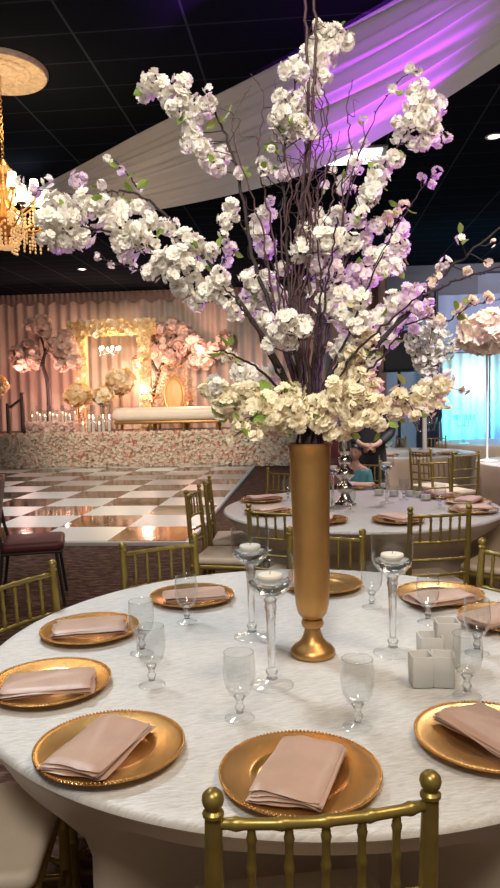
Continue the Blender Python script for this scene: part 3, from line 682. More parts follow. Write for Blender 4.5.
PL = [((300, 771), 'bright gold charger plate at the near middle of the front table behind the nearest chair', 'pink satin napkin folded flat on the nearest gold plate', -.20, (.0, .0)),
      ((110, 745), 'copper gold charger plate at the near left of the front table', 'pink beige napkin folded on the near left plate', -.25, (-.012, .0)),
      ((50, 681), 'copper gold charger plate at the left edge, second plate from the near left one', 'pink beige napkin lying level on the plate at the left edge', .05, (-.03, 0)),
      ((90, 628), 'copper gold charger plate at the left with two goblets to its right', 'crumpled pink beige napkin on the plate beside the pair of goblets', .35, (.0, .0)),
      ((192, 595), 'gold charger plate at back left of the table behind a single goblet', 'pink beige napkin on the back left plate behind a goblet', .6, (.02, .0)),
      ((322, 583), 'gold charger plate half hidden behind the gold vase', 'pink beige napkin on the plate hidden behind the vase', .2, (-.06, .02)),
      ((440, 593), 'gold charger plate at back right before the chair, behind a goblet', 'pink beige napkin on the back right plate', 1.1, (.0, .0)),
      ((508, 617), 'gold charger plate cut by the right edge behind the frosted candle holders', 'pink beige napkin on the plate cut by the right edge at the back', .5, (.0, .0)),
      ((490, 735), 'copper gold charger plate cut by the right edge at the near right', 'pink beige napkin on the near right plate cut by the edge', .25, (.02, .0)),
      ((572, 662), 'gold charger plate almost wholly out of the picture at the right', 'pink beige napkin on the plate mostly out of the picture at right', .1, (.0, .0))]
AXES = {0: (283, 800, 316, 737), 1: (68, 768, 126, 717), 2: (2, 683, 94, 676), 3: (48, 627, 131, 620), 4: (168, 594, 221, 590), 6: (408, 599, 472, 590), 7: (470, 620, 516, 606), 8: (470, 712, 524, 742)}
for i, (p_, l1, l2, r_, sh) in enumerate(PL): set_plate(p_[0], p_[1], l1, l2, gp, gn, TC, rot=r_, var=i + 1, shift=sh, axis=AXES.get(i))
def make_goblet():
    r = thing('water_goblet', '', 'glass')
    mb = MB(); mb.lathe([(.014, .052), (.024, .060), (.033, .078), (.0375, .100), (.0375, .122), (.0355, .142), (.0345, .155), (.0335, .155), (.0345, .141), (.0365, .121), (.0365, .100), (.0318, .079), (.022, .063), (.001, .059)], 28, cap=False); mb.tube([(.034 * math.cos(q), .034 * math.sin(q), .155) for q in [2 * PI * k / 32 for k in range(33)]], .0010, 6); mb.build('bowl', bowl_glass, r)
    mb = MB(); mb.lathe([(.0335, .0006), (.0335, .0025), (.030, .0045), (.016, .0085), (.0085, .014)], 28, cap=False); mb.tube([(.0335 * math.cos(q), .0335 * math.sin(q), .0018) for q in [2 * PI * k / 32 for k in range(33)]], .0010, 6); mb.build('foot', bowl_glass, r)
    mb = MB(); mb.lathe([(.001, .0138), (.0085, .014), (.0075, .020), (.0105, .0245), (.0115, .028), (.0105, .0315), (.0075, .036), (.0085, .044), (.0145, .053), (.012, .056), (.001, .058)], 28); mb.build('stem', stem_glass, r)
    return r
def make_tall(h, water=True):
    def f():
        r = thing('tall_candle_holder', '', 'candle holder')
        b = h - .115
        mb = MB(); mb.lathe([(.010, b), (.030, b + .012), (.046, b + .030), (.0525, b + .05), (.0535, b + .08), (.0535, h), (.0522, h), (.0522, b + .08), (.0512, b + .05), (.044, b + .032), (.028, b + .016), (.001, b + .008)], 32, cap=False); mb.tube([(.0529 * math.cos(q), .0529 * math.sin(q), h) for q in [2 * PI * k / 40 for k in range(41)]], .0012, 6); mb.build('bowl', bowl_glass, r)
        mb = MB(); mb.lathe([(.001, b + .010), (.028, b + .0175), (.0435, b + .033), (.0500, b + .046), (.001, b + .046)], 32); mb.build('water', water_m, r)
        mb = MB(); mb.lathe([(.0495, .0006), (.0495, .003), (.046, .006), (.024, .011), (.013, .018)], 32, cap=False); mb.tube([(.0495 * math.cos(q), .0495 * math.sin(q), .002) for q in [2 * PI * k / 40 for k in range(41)]], .0013, 6); mb.build('foot', bowl_glass, r)
        mb = MB(); mb.lathe([(.001, .0178), (.013, .018), (.0105, .026), (.013, .032), (.0145, .037), (.012, .042), (.0085, .048), (.0092, .08), (.0105, .15), (.0118, b - .03), (.0145, b - .018), (.0125, b - .008), (.016, b + .002), (.012, b + .006), (.001, b + .008)], 28); mb.build('stem', stem_glass, r)
        return r
    return f
def make_fcandle():
    mb = MB(); mb.lathe([(.001, .0), (.022, .0), (.030, .006), (.033, .014), (.031, .019), (.022, .021), (.012, .0195), (.001, .019)], 28)
    r = thing('floating_candle', '', 'candle'); mb.build('wax', candle_wax, r)
    mb = MB(); mb.tube([(0, 0, .018), (.001, 0, .026)], .0009, 6); mb.build('wick', black_m, r)
    return r
gg = 'water goblets on the front table'
for (px, py, l) in [(187, 622, 'clear goblet before the back left plate'), (142, 653, 'clear goblet beside the left plate, the rear one of a close pair'), (152, 685, 'clear goblet at left, the front one of a close pair'),
                    (240, 718, 'clear goblet left of the vase near the tall candle holders'), (358, 727, 'clear goblet standing right behind the nearest plate'), (467, 696, 'clear goblet just right of the frosted candle holders'),
                    (477, 653, 'clear goblet behind the frosted holders near the right edge'), (428, 622, 'clear goblet before the back right plate'), (372, 607, 'clear goblet left of the tall candle holder right of the vase')]:
    c = W(px, py, TZ + .001); place('goblet', make_goblet, (c.x, c.y, TZ - .0005), random.uniform(0, 6), l, 'glass', gg)
gh = 'tall stemmed candle holders on the front table'; gf = 'floating candles in the tall holders'
for (px, py, l, l2) in [(272, 685, 'tall stemmed glass candle holder left of the vase, the nearer of two', 'cream floating candle in the nearer tall holder left of the vase'),
                        (252, 637, 'tall stemmed glass candle holder left of the vase, the farther of two', 'cream floating candle in the farther tall holder left of the vase'),
                        (393, 653, 'tall stemmed glass candle holder right of the vase', 'cream floating candle in the tall holder right of the vase')]:
    c = W(px, py, TZ); hh = .335
    place('tall', make_tall(hh), (c.x, c.y, TZ - .0005), 0, l, 'candle holder', gh, (1.1, 1.1, 1))
    place('fcandle', make_fcandle, (c.x, c.y, TZ + hh - .115 + .0466), 0, l2, 'candle', gf)
def make_votive():
    r = thing('votive_holder', '', 'candle holder')
    mb = MB(); h_ = .085
    def sq(hf, z, rr):
        out = []
        for (sx, sy, a0) in ((1, 1, 0), (-1, 1, PI / 2), (-1, -1, PI), (1, -1, 1.5 * PI)):
            for k in range(4):
                a = a0 + PI / 2 * k / 3; out.append(Vector((sx * (hf - rr) + rr * math.cos(a), sy * (hf - rr) + rr * math.sin(a), z)))
        return out
    rs = [sq(.026, 0, .004), sq(.0285, .003, .005), sq(.030, h_ - .002, .005), sq(.0295, h_, .005), sq(.0255, h_, .004), sq(.0245, .05, .004)]
    vs = [p for q in rs for p in q]; fs = [(i * 16 + k, i * 16 + (k + 1) % 16, (i + 1) * 16 + (k + 1) % 16, (i + 1) * 16 + k) for i in range(5) for k in range(16)]
    fs += [tuple(reversed(range(16))), tuple(80 + k for k in range(16))]
    mb.add(vs, fs); mb.build('cup', frosted, r)
    mb = MB(); mb.lathe([(.001, .0505), (.019, .0505), (.019, .060), (.001, .061)], 20); mb.build('candle', candle_wax, r)
    return r
for (px, py, sc, rz, l) in [(421, 684, .92, .1, 'short frosted square candle holder at front left of its group'), (443, 684, .92, -.08, 'short frosted square candle holder at front right of its group'),
                            (430, 667, 1.05, .05, 'frosted square candle holder at back left of its group'), (447, 664, 1.42, 0, 'tallest frosted square candle holder of the group')]:
    c = W(px, py, TZ); place('votive', make_votive, (c.x, c.y, TZ), rz, l, 'candle holder', 'frosted square candle holders', (sc, sc, sc) if sc < 1.2 else (1.05, 1.05, sc))
# ------------------------------------------------------------------ second table
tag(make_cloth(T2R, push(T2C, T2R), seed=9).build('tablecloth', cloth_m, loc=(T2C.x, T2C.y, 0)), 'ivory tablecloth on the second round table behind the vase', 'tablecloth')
gp2, gn2 = 'charger plates on the second table', 'napkins on the second table'
for i, (px, py, r_, l1, l2) in enumerate([(262, 499, .9, 'charger plate at the far left of the second table, upper one', 'pale pink napkin on the upper left plate of the second table'),
      (268, 511, .3, 'charger plate left of the vase on the second table, lower one', 'pale pink napkin on the lower plate left of the vase, second table'),
      (322, 519, .3, 'charger plate half behind the vase on the second table', 'pale pink napkin just right of the vase, second table'),
      (398, 519, .4, 'charger plate at the front of the second table behind a chair back', 'pale pink napkin at the front of the second table'),
      (360, 486, 1.2, 'charger plate at the back of the second table by the silver candlestick', 'pale pink napkin beside the silver candlestick'),
      (465, 493, 1.3, 'charger plate at back right of the second table, uppermost of three', 'pale pink napkin uppermost of three at the right of the second table'),
      (478, 503, .9, 'charger plate at right of the second table, middle one of three', 'pale pink napkin middle of three at the right of the second table'),
      (487, 516, .5, 'charger plate at right of the second table, lowest of three', 'pale pink napkin lowest of three at the right of the second table')]):
    set_plate(px, py, l1, l2, gp2, gn2, T2C, rot=r_, mat=napkin_pink, var=20 + i, world={5: (.94, 5.13, 0), 6: (1.07, 4.80, 0), 7: (1.02, 4.44, 0)}.get(i))
for (px, py, l) in [(350, 512, 'small clear goblet right of the vase on the second table'), (440, 508, 'clear goblet at the right front of the second table'), (404, 500, 'clear goblet among the small glasses on the second table'), (288, 500, 'clear goblet at the left of the vase on the second table')]:
    c = W(px, py, TZ); place('goblet', make_goblet, (c.x, c.y, TZ - .0005), 0, l, 'glass', 'goblets on the second table')
for (px, py, l, l2) in [(387, 503, 'tall stemmed candle holder right of the silver candlestick', 'floating candle in the holder right of the silver candlestick'), (333, 508, 'tall stemmed candle holder close beside the vase on the second table', 'floating candle in the holder close beside the vase, second table')]:
    c = W(px, py, TZ); place('tall', make_tall(.335), (c.x, c.y, TZ - .0005), 0, l, 'candle holder', 'tall candle holders on the second table')
    place('fcandle', make_fcandle, (c.x, c.y, TZ + .335 - .115 + .0466), 0, l2, 'candle', 'floating candles on the second table')
def make_tumbler():
    r = thing('votive_glass', '', 'candle holder')
    mb = MB(); mb.lathe([(.001, .0), (.034, .0), (.036, .004), (.038, .075), (.036, .075), (.034, .008), (.001, .008)], 20, cap=False); mb.build('cup', bowl_glass, r)
    mb = MB(); mb.lathe([(.001, .0085), (.033, .0085), (.034, .04), (.001, .04)], 20); mb.build('candle_fill', frosted, r); return r
for i, (px, py) in enumerate([(379, 495), (394, 496), (410, 496), (420, 497), (426, 500), (385, 488)]):
    c = W(px, py, TZ); place('tumbler', make_tumbler, (c.x, c.y, TZ), 0, 'small clear votive glass in the row right of the silver candlestick', 'candle holder', 'small votive glasses on the second table')
def make_silver():
    r = thing('silver_candlestick', '', 'candlestick')
    mb = MB(); mb.lathe([(.001, 0), (.075, 0), (.078, .008), (.060, .02), (.045, .035), (.035, .06), (.030, .075)], 32); mb.build('base', mercury, r)
    mb = MB(); mb.lathe([(.028, .073), (.05, .09), (.058, .115), (.05, .14), (.03, .155), (.024, .165), (.04, .18), (.066, .205), (.07, .22), (.06, .245), (.035, .262), (.024, .275)], 32); mb.build('stem', mercury, r)
    mb = MB(); mb.lathe([(.023, .273), (.04, .285), (.046, .305), (.036, .33), (.026, .345), (.040, .36), (.044, .38), (.040, .43), (.030, .50), (.018, .57), (.010, .60), (.001, .605)], 32); mb.build('finial', mercury, r)
    return r
c = W(346, 507, TZ); sl = place('silver', make_silver, (c.x, c.y + .1, TZ), 0, 'tall pointed mercury silver candlestick on the second table right of the vase', 'candlestick')
# ------------------------------------------------------------------ far tables
chair_px((446, 452), (486, 450), 'gold chair with its back to us before the far right table', g3, (2.6, 9))
chair_px((404, 447), (437, 449), 'gold chair with its back to us left of the far blossom tree table', g3, (1.1, 9.5))
chair_px((386, 434), (418, 437), 'gold chair half hidden below the low right blossom branch', g3, T3C)
chair_at((1.9, 10.75), -PI / 2 - .3, 'gold chair facing us behind the far table under the blossom tree', g3)
for i, (C, l) in enumerate([(T3C, 'ivory tablecloth of the far round table below the white blossom tree'), (T4C, 'ivory tablecloth of the far table at the right edge'), (T5C, 'ivory tablecloth of the farthest round table by the teal curtain')]):
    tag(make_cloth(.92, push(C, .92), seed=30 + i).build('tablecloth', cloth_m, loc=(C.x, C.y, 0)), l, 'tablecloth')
for i, a in enumerate((-155, -118, -80, -45)):
    c = T3C + Vector((math.cos(math.radians(a)), math.sin(math.radians(a)))) * .70
    place('plate', make_plate, (c.x, c.y, .7625), 0, 'charger plate on the far table below the white blossom tree', 'plate', 'plates on the far tables')
    o_ = make_napkin(40 + i, napkin_pink)(); tag(o_, 'pale pink napkin on a far table plate below the blossom tree', 'napkin', 'napkins on the far tables'); o_.location = (c.x, c.y, .783); o_.rotation_euler = (0, 0, i * .7)
def make_candelabra():
    r = thing('crystal_candelabra', '', 'candelabra')
    mb = MB(); mb.lathe([(.001, 0), (.09, 0), (.09, .012), (.03, .03), (.022, .05)] + [(.022 + .014 * (k % 2), .07 + .03 * k) for k in range(10)] + [(.02, .38), (.001, .385)], 16); mb.build('stem', crystal, r)
    for k in range(5):
        a = 2 * PI * k / 5; ca, sa = math.cos(a), math.sin(a)
        mb = MB(); mb.tube(catmull([(0, 0, .30), (.08 * ca, .08 * sa, .27), (.14 * ca, .14 * sa, .31), (.14 * ca, .14 * sa, .36)], 5), .008, 8); ar = mb.build('arm', crystal, r)
        mb = MB(); mb.lathe([(.01, .36), (.035, .37), (.04, .42), (.042, .46), (.039, .46), (.03, .38), (.001, .375)], 14, Matrix.Translation((.14 * ca, .14 * sa, 0)), cap=False); mb.build('candle_cup', crystal, ar)
        mb = MB()
        for q in range(4): mb.ball((.14 * ca, .14 * sa, .34 - .022 * q), .010, 6, 4)
        mb.build('crystal_drop', crystal, ar)
    return r
for (C, l) in [((1.62, 9.98), 'crystal candelabra on the far table just right of the white blossom tree'), ((2.25, 7.45), 'crystal candelabra on the far table at the right edge'), ((2.45, 11.3), 'crystal candelabra on the farthest table before the teal curtain'), ((.95, 9.75), 'crystal candelabra at the left end of the far table')]:
    place('candelabra', make_candelabra, (C[0], C[1], TZ), 0, l, 'candelabra', 'crystal candelabras on far tables')
# white blossom tree on far table
def scatter_blob(mb, c, R, nfl, fr, sc=(1, 1, 1), mats=1, low=True, cmx=None):
    for i in range(nfl):
        d = Vector([random.gauss(0, 1) for _ in range(3)]).normalized()
        p_ = Vector(c) + Vector((d.x * R * sc[0], d.y * R * sc[1], d.z * R * sc[2])) * random.uniform(.75, 1.05)
        flower(mb, dirmat(d + Vector([random.uniform(-.3, .3) for _ in range(3)]), random.uniform(0, 6), p_), fr * random.uniform(.75, 1.25), False, random.randrange(mats), cmx, low)
random.seed(77)
bt0 = Vector((1.56, 9.6, TZ))
bt = thing('blossom_tree', 'white blossom tree arrangement on a pale stand before the teal curtain', 'flower arrangement', bt0)
mb = MB(); mb.lathe([(.001, 0), (.11, 0), (.11, .015), (.03, .03), (.028, .80), (.045, .90), (.05, .95), (.001, .95)], 20); mb.build('stand', pbr('pale_stand', (.5, .47, .43), .4), bt)
mbb, mbf = MB(), MB()
for k in range(16):
    a = random.uniform(0, 6.28); sp = random.uniform(.1, .55); hh = random.uniform(.6, 1.08) - sp * .4
    P = catmull([(0, 0, .88), (.3 * sp * math.cos(a), .3 * sp * math.sin(a), .9 + .45 * hh), (sp * math.cos(a), sp * math.sin(a), .9 + hh)], 5)
    mbb.tube(P, [.012 - .0008 * i for i in range(len(P))], 5)
    for i in range(4, len(P)):
        for q in range(2): scatter_blob(mbf, P[i] + Vector([random.uniform(-.07, .07) for _ in range(3)]), .05, 4, .036)
mbb.build('branches', twig_m, bt); o_ = mbf.build('blossoms', petal_m, bt, smooth=False); o_['kind'] = 'stuff'
# cream flower ball on a tall stand, right edge
fb0 = Vector((S(487, 333, 8.0).x, 8.0, TZ))
fb = thing('flower_ball_stand', 'large cream rose ball on a tall slim stand at the right edge', 'flower arrangement', fb0)
zc = S(487, 333, 8.0); 
mb = MB(); mb.lathe([(.001, 0), (.12, 0), (.12, .012), (.02, .03), (.012, .05), (.012, zc.z - TZ - .15), (.09, zc.z - TZ - .12), (.001, zc.z - TZ - .1)], 16); mb.build('stand', white_m, fb)
mbf = MB(); scatter_blob(mbf, (zc.x - fb0.x, 0, zc.z - TZ), .27, 210, .085, (1.15, 1.1, .8), 2); mbf.ball((zc.x - fb0.x, 0, zc.z - TZ), .24, 14, 10, (1.15, 1.1, .8))
o_ = mbf.build('roses', [translucent('rose_cream', (.85, .74, .58), (.8, .65, .5), .2), translucent('rose_blush', (.85, .68, .56), (.8, .6, .5), .2)], fb, smooth=False); o_['kind'] = 'stuff'
# ------------------------------------------------------------------ right side of the hall
def pleat(mb, x0, x1, y, z0, z1, per, amp, top_amp=.5, n_=None, nz=6, swell=0):
    n_ = n_ or int((x1 - x0) / per * 10); ph = random.uniform(0, 6)
    pts = []
    for j in range(nz):
        t = j / (nz - 1); z = z0 + (z1 - z0) * t; A = amp * (1 + (top_amp - 1) * t)
        for i in range(n_):
            x = x0 + (x1 - x0) * i / (n_ - 1)
            pts.append((x, y + A * math.sin(2 * PI * x / per + ph + .8 * math.sin(x * 2.3 + ph)) + A * .4 * math.sin(2 * PI * x / per * .43 + ph * 2), z))
    mb.grid(pts, n_, nz)
lav_lit = pbr('drape_white_lavender_lit', (.36, .36, .46), .75, var=.05, vscale=3)  # white cloth, the lavender light on it is put into the colour
teal_c = translucent('drape_white_teal', (.62, .68, .70), (.8, .85, .85), .6, 0)
px0, px1 = S(440, 300, 16.6).x, 8
mb = MB(); pleat(mb, px0, px1, 17.0, .02, 3.95, .42, .04); tag(mb.build('drape_backdrop', lav_lit), 'white fabric backdrop tinted by painted lavender light, hung on the right rear wall', 'curtain')
mb = MB(); mb.tube([(px0 - .06, 16.75, .001), (px0 - .06, 16.75, 4.0)], .05, 10); mb.lathe([(.001, .001), (.12, .001), (.12, .02), (.06, .03), (.001, .03)], 20, Matrix.Translation((px0 - .06, 16.75, 0))); tag(mb.build('drape_pole', black_m), 'dark upright pole at the left side of the lavender-lit backdrop', 'pole')
a = S(443, 400, 13.4).x; b_ = S(520, 400, 13.4).x; zt = S(470, 353, 13.4).z
mb = MB(); pleat(mb, a, b_, 13.4, .02, zt, .20, .035); tag(mb.build('sheer_curtain', teal_c), 'white sheer curtain lit bright teal and blue at the right', 'curtain')
mb = MB(); mb.tube([(a - .03, 13.45, zt), (b_, 13.45, zt)], .02, 8); mb.tube([(a - .03, 13.45, .001), (a - .03, 13.45, zt)], .02, 8); mb.tube([(S(489.5, 400, 13.35).x, 13.33, .001), (S(489.5, 400, 13.35).x, 13.33, zt)], .016, 8); tag(mb.build('pipe_stand', pbr('frame_grey', (.12, .15, .2), .4)), 'thin grey pipe frame holding the teal lit curtain', 'frame')
# loudspeaker on a pole
sp_ = S(399, 372, 13.0)
ss = thing('speaker_stand', 'dark pole stand under the black loudspeaker in front of the grey wall', 'stand', (sp_.x, 13.0, 0))
mb = MB(); mb.tube([(0, 0, .02), (0, 0, sp_.z)], .03, 10); mb.build('pole', black_m, ss)
for k in range(3):
    a = 2 * PI * k / 3 + .4; mb = MB(); mb.tube([(0, 0, .7), (.45 * math.cos(a), .45 * math.sin(a), .015)], .015, 8); mb.build('leg', black_m, ss)
ls = thing('loudspeaker', 'black loudspeaker box raised beside the lavender-lit backdrop', 'speaker', (sp_.x, 13.0, sp_.z + .001))
mb = MB(); mb.slab(.62, .45, .74, Matrix.Translation((0, 0, .37)), .03); mb.build('cabinet', black_m, ls)
mb = MB(); mb.slab(.55, .02, .66, Matrix.Translation((0, -.235, .37)), .008); mb.build('grille', pbr('speaker_grille', (.02, .02, .024), .6, bump=.5, bscale=300), ls)
# ------------------------------------------------------------------ stage
SY, SZ = 16.2, .80
st = MB(); st.box(-11, 1.88, SY, 19.55, 0, SZ); tag(st.build('stage_platform', brown_wood, smooth=False), kind='structure')
random.seed(99)
fw = MB()
fw.box(-9.5, 1.85, SY - .10, SY - .01, .002, SZ + .03)
for i in range(11500):
    x = random.uniform(-8.5, 1.85); z = random.uniform(.03, SZ + .05)
    d = Vector((random.uniform(-.5, .5), -1, random.uniform(-.1, .8)))
    k = random.choices((0, 1, 2, 3), (56, 26, 11, 7))[0]
    flower(fw, dirmat(d, random.uniform(0, 6), (x, SY - .12 - random.uniform(0, .06), z)), random.uniform(.024, .046), False, k, None, True)
fm = [translucent('wall_cream', (.72, .60, .47), (.5, .4, .3), .15), translucent('wall_blush', (.70, .48, .37), (.5, .3, .2), .15), translucent('wall_coral', (.52, .20, .12), (.4, .2, .1), .15), translucent('wall_leaf', (.34, .27, .16), (.3, .25, .15), .15)]
tag(fw.build('flower_hedge', fm, smooth=False), 'long low bank of cream and coral flowers covering the stage front', 'flower wall', kind='stuff')
# backdrop curtain
cur_m = pbr('stage_drape', (.44, .345, .28), .6, var=.08, vscale=2, sheen=.2)
random.seed(3)
mb = MB(); pleat(mb, -11, 1.88, 19.3, SZ + .01, CEIL - .22, .30, .05, .7, nz=4); tag(mb.build('stage_curtain', cur_m), 'tall pleated blush curtain across the back of the stage', 'curtain')
mb = MB(); pts = []
for j in range(6):
    for i in range(400):
        x = -11 + 12.88 * i / 399; t = j / 5
        pts.append((x, 19.18 + .03 * math.sin(x * 40) * (1 - t) , CEIL - .02 - t * (.28 + .05 * math.sin(x * 2 * PI / .5))))
mb.grid(pts, 400, 6); tag(mb.build('curtain_valance', pbr('valance', (.22, .15, .12), .7)), 'gathered dark valance along the top of the stage curtain', 'valance')
# floral arch gate
rose = [translucent('arch_cream', (.72, .55, .30), (.6, .45, .25), .2), translucent('arch_yellow', (.74, .50, .20), (.6, .4, .2), .2), translucent('arch_white', (.8, .68, .5), (.7, .6, .4), .2)]
YA = 18.3
def s3(px, py, Y=YA): return S(px, py, Y)
arch = thing('floral_arch', 'square arch covered with cream flowers on the stage', 'arch', (s3(84, 432).x, YA, SZ))
A0 = arch.location
lx_, rx_, tz_ = s3(84, 400).x - A0.x, s3(147, 400).x - A0.x, s3(110, 329).z - SZ
random.seed(4)
for nm, (x0, x1, z0, z1) in {'left_pillar': (lx_ - .13, lx_ + .13, 0, tz_), 'right_pillar': (rx_ - .13, rx_ + .13, 0, tz_), 'lintel': (lx_ - .36, rx_ + .3, tz_ - .17, tz_ + .19)}.items():
    mb = MB(); mb.cur = 0; mb.slab(x1 - x0, .3, z1 - z0, Matrix.Translation(((x0 + x1) / 2, 0, (z0 + z1) / 2)), .05)
    for i in range(int((x1 - x0) * (z1 - z0) * 260)):
        flower(mb, dirmat((random.uniform(-.6, .6), -1, random.uniform(-.4, .6)), random.uniform(0, 6), (random.uniform(x0, x1), -.16 - random.uniform(0, .05), random.uniform(z0, z1))), random.uniform(.05, .085), False, random.randrange(3), None, True)
    o_ = mb.build({'left_pillar': 'pillar', 'right_pillar': 'pillar', 'lintel': 'lintel'}[nm], rose, arch, smooth=False)
# small chandelier hanging in the arch
bulb_w = emit('warm_bulb', (1, .78, .5), 14)
hc = s3(110, 352, 18.2)
sc_ = thing('small_chandelier', 'small lit chandelier hanging inside the floral arch on stage', 'chandelier', hc)
mb = MB(); mb.tube([(0, 0, .05), (0, 0, tz_ + SZ - hc.z - .25)], .012, 6); mb.ball((0, 0, 0), .07, 10, 8); mb.build('stem', mercury, sc_)
for k in range(6):
    a = PI * k / 3; mb = MB(); P = catmull([(0, 0, 0), (.15 * math.cos(a), .15 * math.sin(a), -.06), (.26 * math.cos(a), .26 * math.sin(a), .05)], 5); mb.tube(P, .012, 6); ar = mb.build('arm', mercury, sc_)
    mb = MB(); mb.ball(P[-1] + Vector((0, 0, .05)), .035, 8, 6, (1, 1, 1.5)); mb.build('bulb', bulb_w, ar)
    mb = MB(); mb.tube([P[-1], P[-1] - Vector((0, 0, .2))], .014, 6); mb.build('crystal_drop', crystal, ar)
# feather fan trees
trunk_m = pbr('dark_trunk', (.018, .010, .008), .8)
def fan_tree(label, base, trunk, blobs, mats, Y, fr):
    t0 = S(base[0], base[1], Y); t0.z = SZ
    r = thing('blush_tree', label, 'tree', t0, 0)
    for tr in trunk:
        mb = MB(); P = [S(px, py, Y) - t0 for px, py in tr]; P[0].z = max(P[0].z, 0) if P[0].z > .1 else 0.0
        C = catmull(P, 6); mb.tube(C, [.075 - .045 * i / (len(C) - 1) for i in range(len(C))], 8); mb.build('trunk' if tr is trunk[0] else 'limb', trunk_m, r)
    for (px, py, rp) in blobs:
        c = S(px, py, Y) - t0; R = rp * Y / F; mb = MB()
        for i in range(int(34 + R * 90)):
            d = Vector((random.gauss(0, 1), random.gauss(0, .7), random.gauss(0, 1))).normalized()
            flower(mb, dirmat(d, random.uniform(0, 6), c + d * R * random.uniform(.3, .9)), fr * random.uniform(.7, 1.3), True, random.randrange(2), None, True)
        mb.build('blossom_cluster', mats, r, smooth=False)
blush = [translucent('fan_blush', (.74, .54, .45), (.65, .45, .38), .3), translucent('fan_pale', (.82, .68, .58), (.75, .58, .5), .3)]
random.seed(31)
fan_tree('blush blossom tree with dark curved trunk at the left of the stage', (50, 432), [[(49, 432), (49, 400), (47, 380), (43, 365), (45, 350), (40, 335)], [(43, 365), (35, 358), (24, 355)], [(45, 352), (55, 345), (66, 344)]],
         [(17, 355, 11), (27, 350, 12), (32, 360, 11), (22, 362, 10), (36, 327, 6), (43, 322, 9), (44, 330, 8), (30, 325, 6), (55, 345, 10), (65, 340, 10), (70, 350, 11), (60, 352, 10), (73, 360, 9), (66, 358, 7), (62, 365, 6)], blush, 17.6, .095)
fan_tree('pale blossom tree behind the sofa on the right of the stage', (160, 432), [[(150, 432), (152, 400), (158, 375), (166, 355), (172, 335)], [(158, 375), (150, 358), (148, 340)], [(166, 355), (180, 348), (196, 345)]],
         [(150, 350, 13), (163, 340, 12), (178, 348, 12), (170, 356, 11), (158, 330, 9), (172, 326, 8), (190, 338, 11), (200, 348, 10), (148, 338, 8), (183, 330, 7), (206, 360, 10), (195, 362, 8), (215, 350, 9), (140, 326, 7), (225, 340, 10), (140, 362, 8)], blush, 18.85, .095)
# flower balls on gold stands
def ball_stand(px, py, rp, label, Y):
    c = S(px, py, Y); R = rp * Y / F
    r = thing('flower_ball_stand', label, 'flower arrangement', (c.x, Y, SZ), 0, 'flower balls on the stage')
    mb = MB(); hh = c.z - SZ - R * .6
    mb.lathe([(.001, 0), (.14, 0), (.14, .02), (.03, .05), (.022, .1), (.022, hh * .8), (.06, hh * .9), (.11, hh), (.001, hh)], 16); mb.build('stand', gold_vase, r)
    mb = MB(); mb.ball((0, 0, c.z - SZ), R * .9, 14, 10, (1, 1, .85)); scatter_blob(mb, (0, 0, c.z - SZ), R, 110, .085, (1, 1, .85), 3); mb.build('flower_ball', rose, r, smooth=False)
ball_stand(78, 395, 13, 'yellow cream flower ball on a stand, leftmost on the stage', 17.3)
ball_stand(103, 396, 10, 'smaller cream flower ball between two larger ones on the stage', 16.9)
ball_stand(120, 381, 15, 'largest cream flower ball on a tall stand at the left end of the sofa', 17.55)
# sofa
so = S(169, 433, 16.9); sofa = thing('chaise_sofa', 'long cream padded settee with gilt legs on the stage', 'sofa', (so.x, 16.9, SZ))
hw = (S(224, 420, 16.9).x - S(114, 420, 16.9).x) / 2
mb = MB(); mb.slab(hw * 2, .62, .34, Matrix.Translation((0, 0, .455)), .14, 6); mb.build('seat', pbr('sofa_cream', (.72, .62, .5), .5, var=.04, vscale=5), sofa)
mb = MB(); mb.slab(hw * 1.9, .58, .07, Matrix.Translation((0, 0, .255)), .02); mb.build('frame', gold_vase, sofa)
for sx in (-.9, -.3, .3, .9):
    for sy in (-.24, .24):
        mb = MB(); mb.lathe([(.001, 0), (.018, 0), (.022, .02), (.03, .1), (.045, .17), (.03, .19), (.04, .22), (.001, .22)], 12, Matrix.Translation((sx * hw, sy, 0))); mb.build('leg', gold_vase, sofa)
# ornate gilt throne with an oval back
th = S(175, 433, 18.05); thr = thing('gilt_throne', 'ornate gilt throne with tall oval yellow back behind the settee', 'chair', (th.x, 18.05, SZ))
zc_ = S(175, 395, 18.05).z - SZ
def ell(a, b, z, r, nseg=36): return [(a * math.cos(2 * PI * k / nseg), 0, z + b * math.sin(2 * PI * k / nseg)) for k in range(nseg + 1)]
mb = MB(); mb.lathe([(.001, -.04), (.22, -.03), (.24, 0), (.22, .03), (.001, .05)], 32, Matrix.Translation((0, 0, zc_)) @ Matrix.Diagonal((.95, 1, 1.75, 1)) @ Matrix.Rotation(PI / 2, 4, 'X')); mb.build('oval_back', pbr('throne_gold_fabric', (.55, .36, .15), .5), thr)
mb = MB(); mb.tube(ell(.26, .45, zc_, 0), .045, 8)
for rr_, nn, cs_ in ((1.0, 18, .075), (1.42, 20, .095)):
    for k in range(nn):
        a = 2 * PI * (k + .5 * (rr_ > 1.2)) / nn; cx_, cz_ = .36 * rr_ * math.cos(a), zc_ + .55 * rr_ * math.sin(a)
        if cz_ < .25: continue
        mb.tube([(cx_ + cs_ * (1 - q * .09) * math.cos(q + a), -.02, cz_ + cs_ * (1 - q * .09) * math.sin(q + a)) for q in [i * .7 for i in range(10)]], .02, 6)
o_ = mb.build('carved_frame', pbr('gilt', (.6, .36, .16), .35, .6), thr)
mb = MB(); mb.slab(.8, .6, .14, Matrix.Translation((0, -.3, .43)), .05); mb.build('seat', cushion_m, thr)
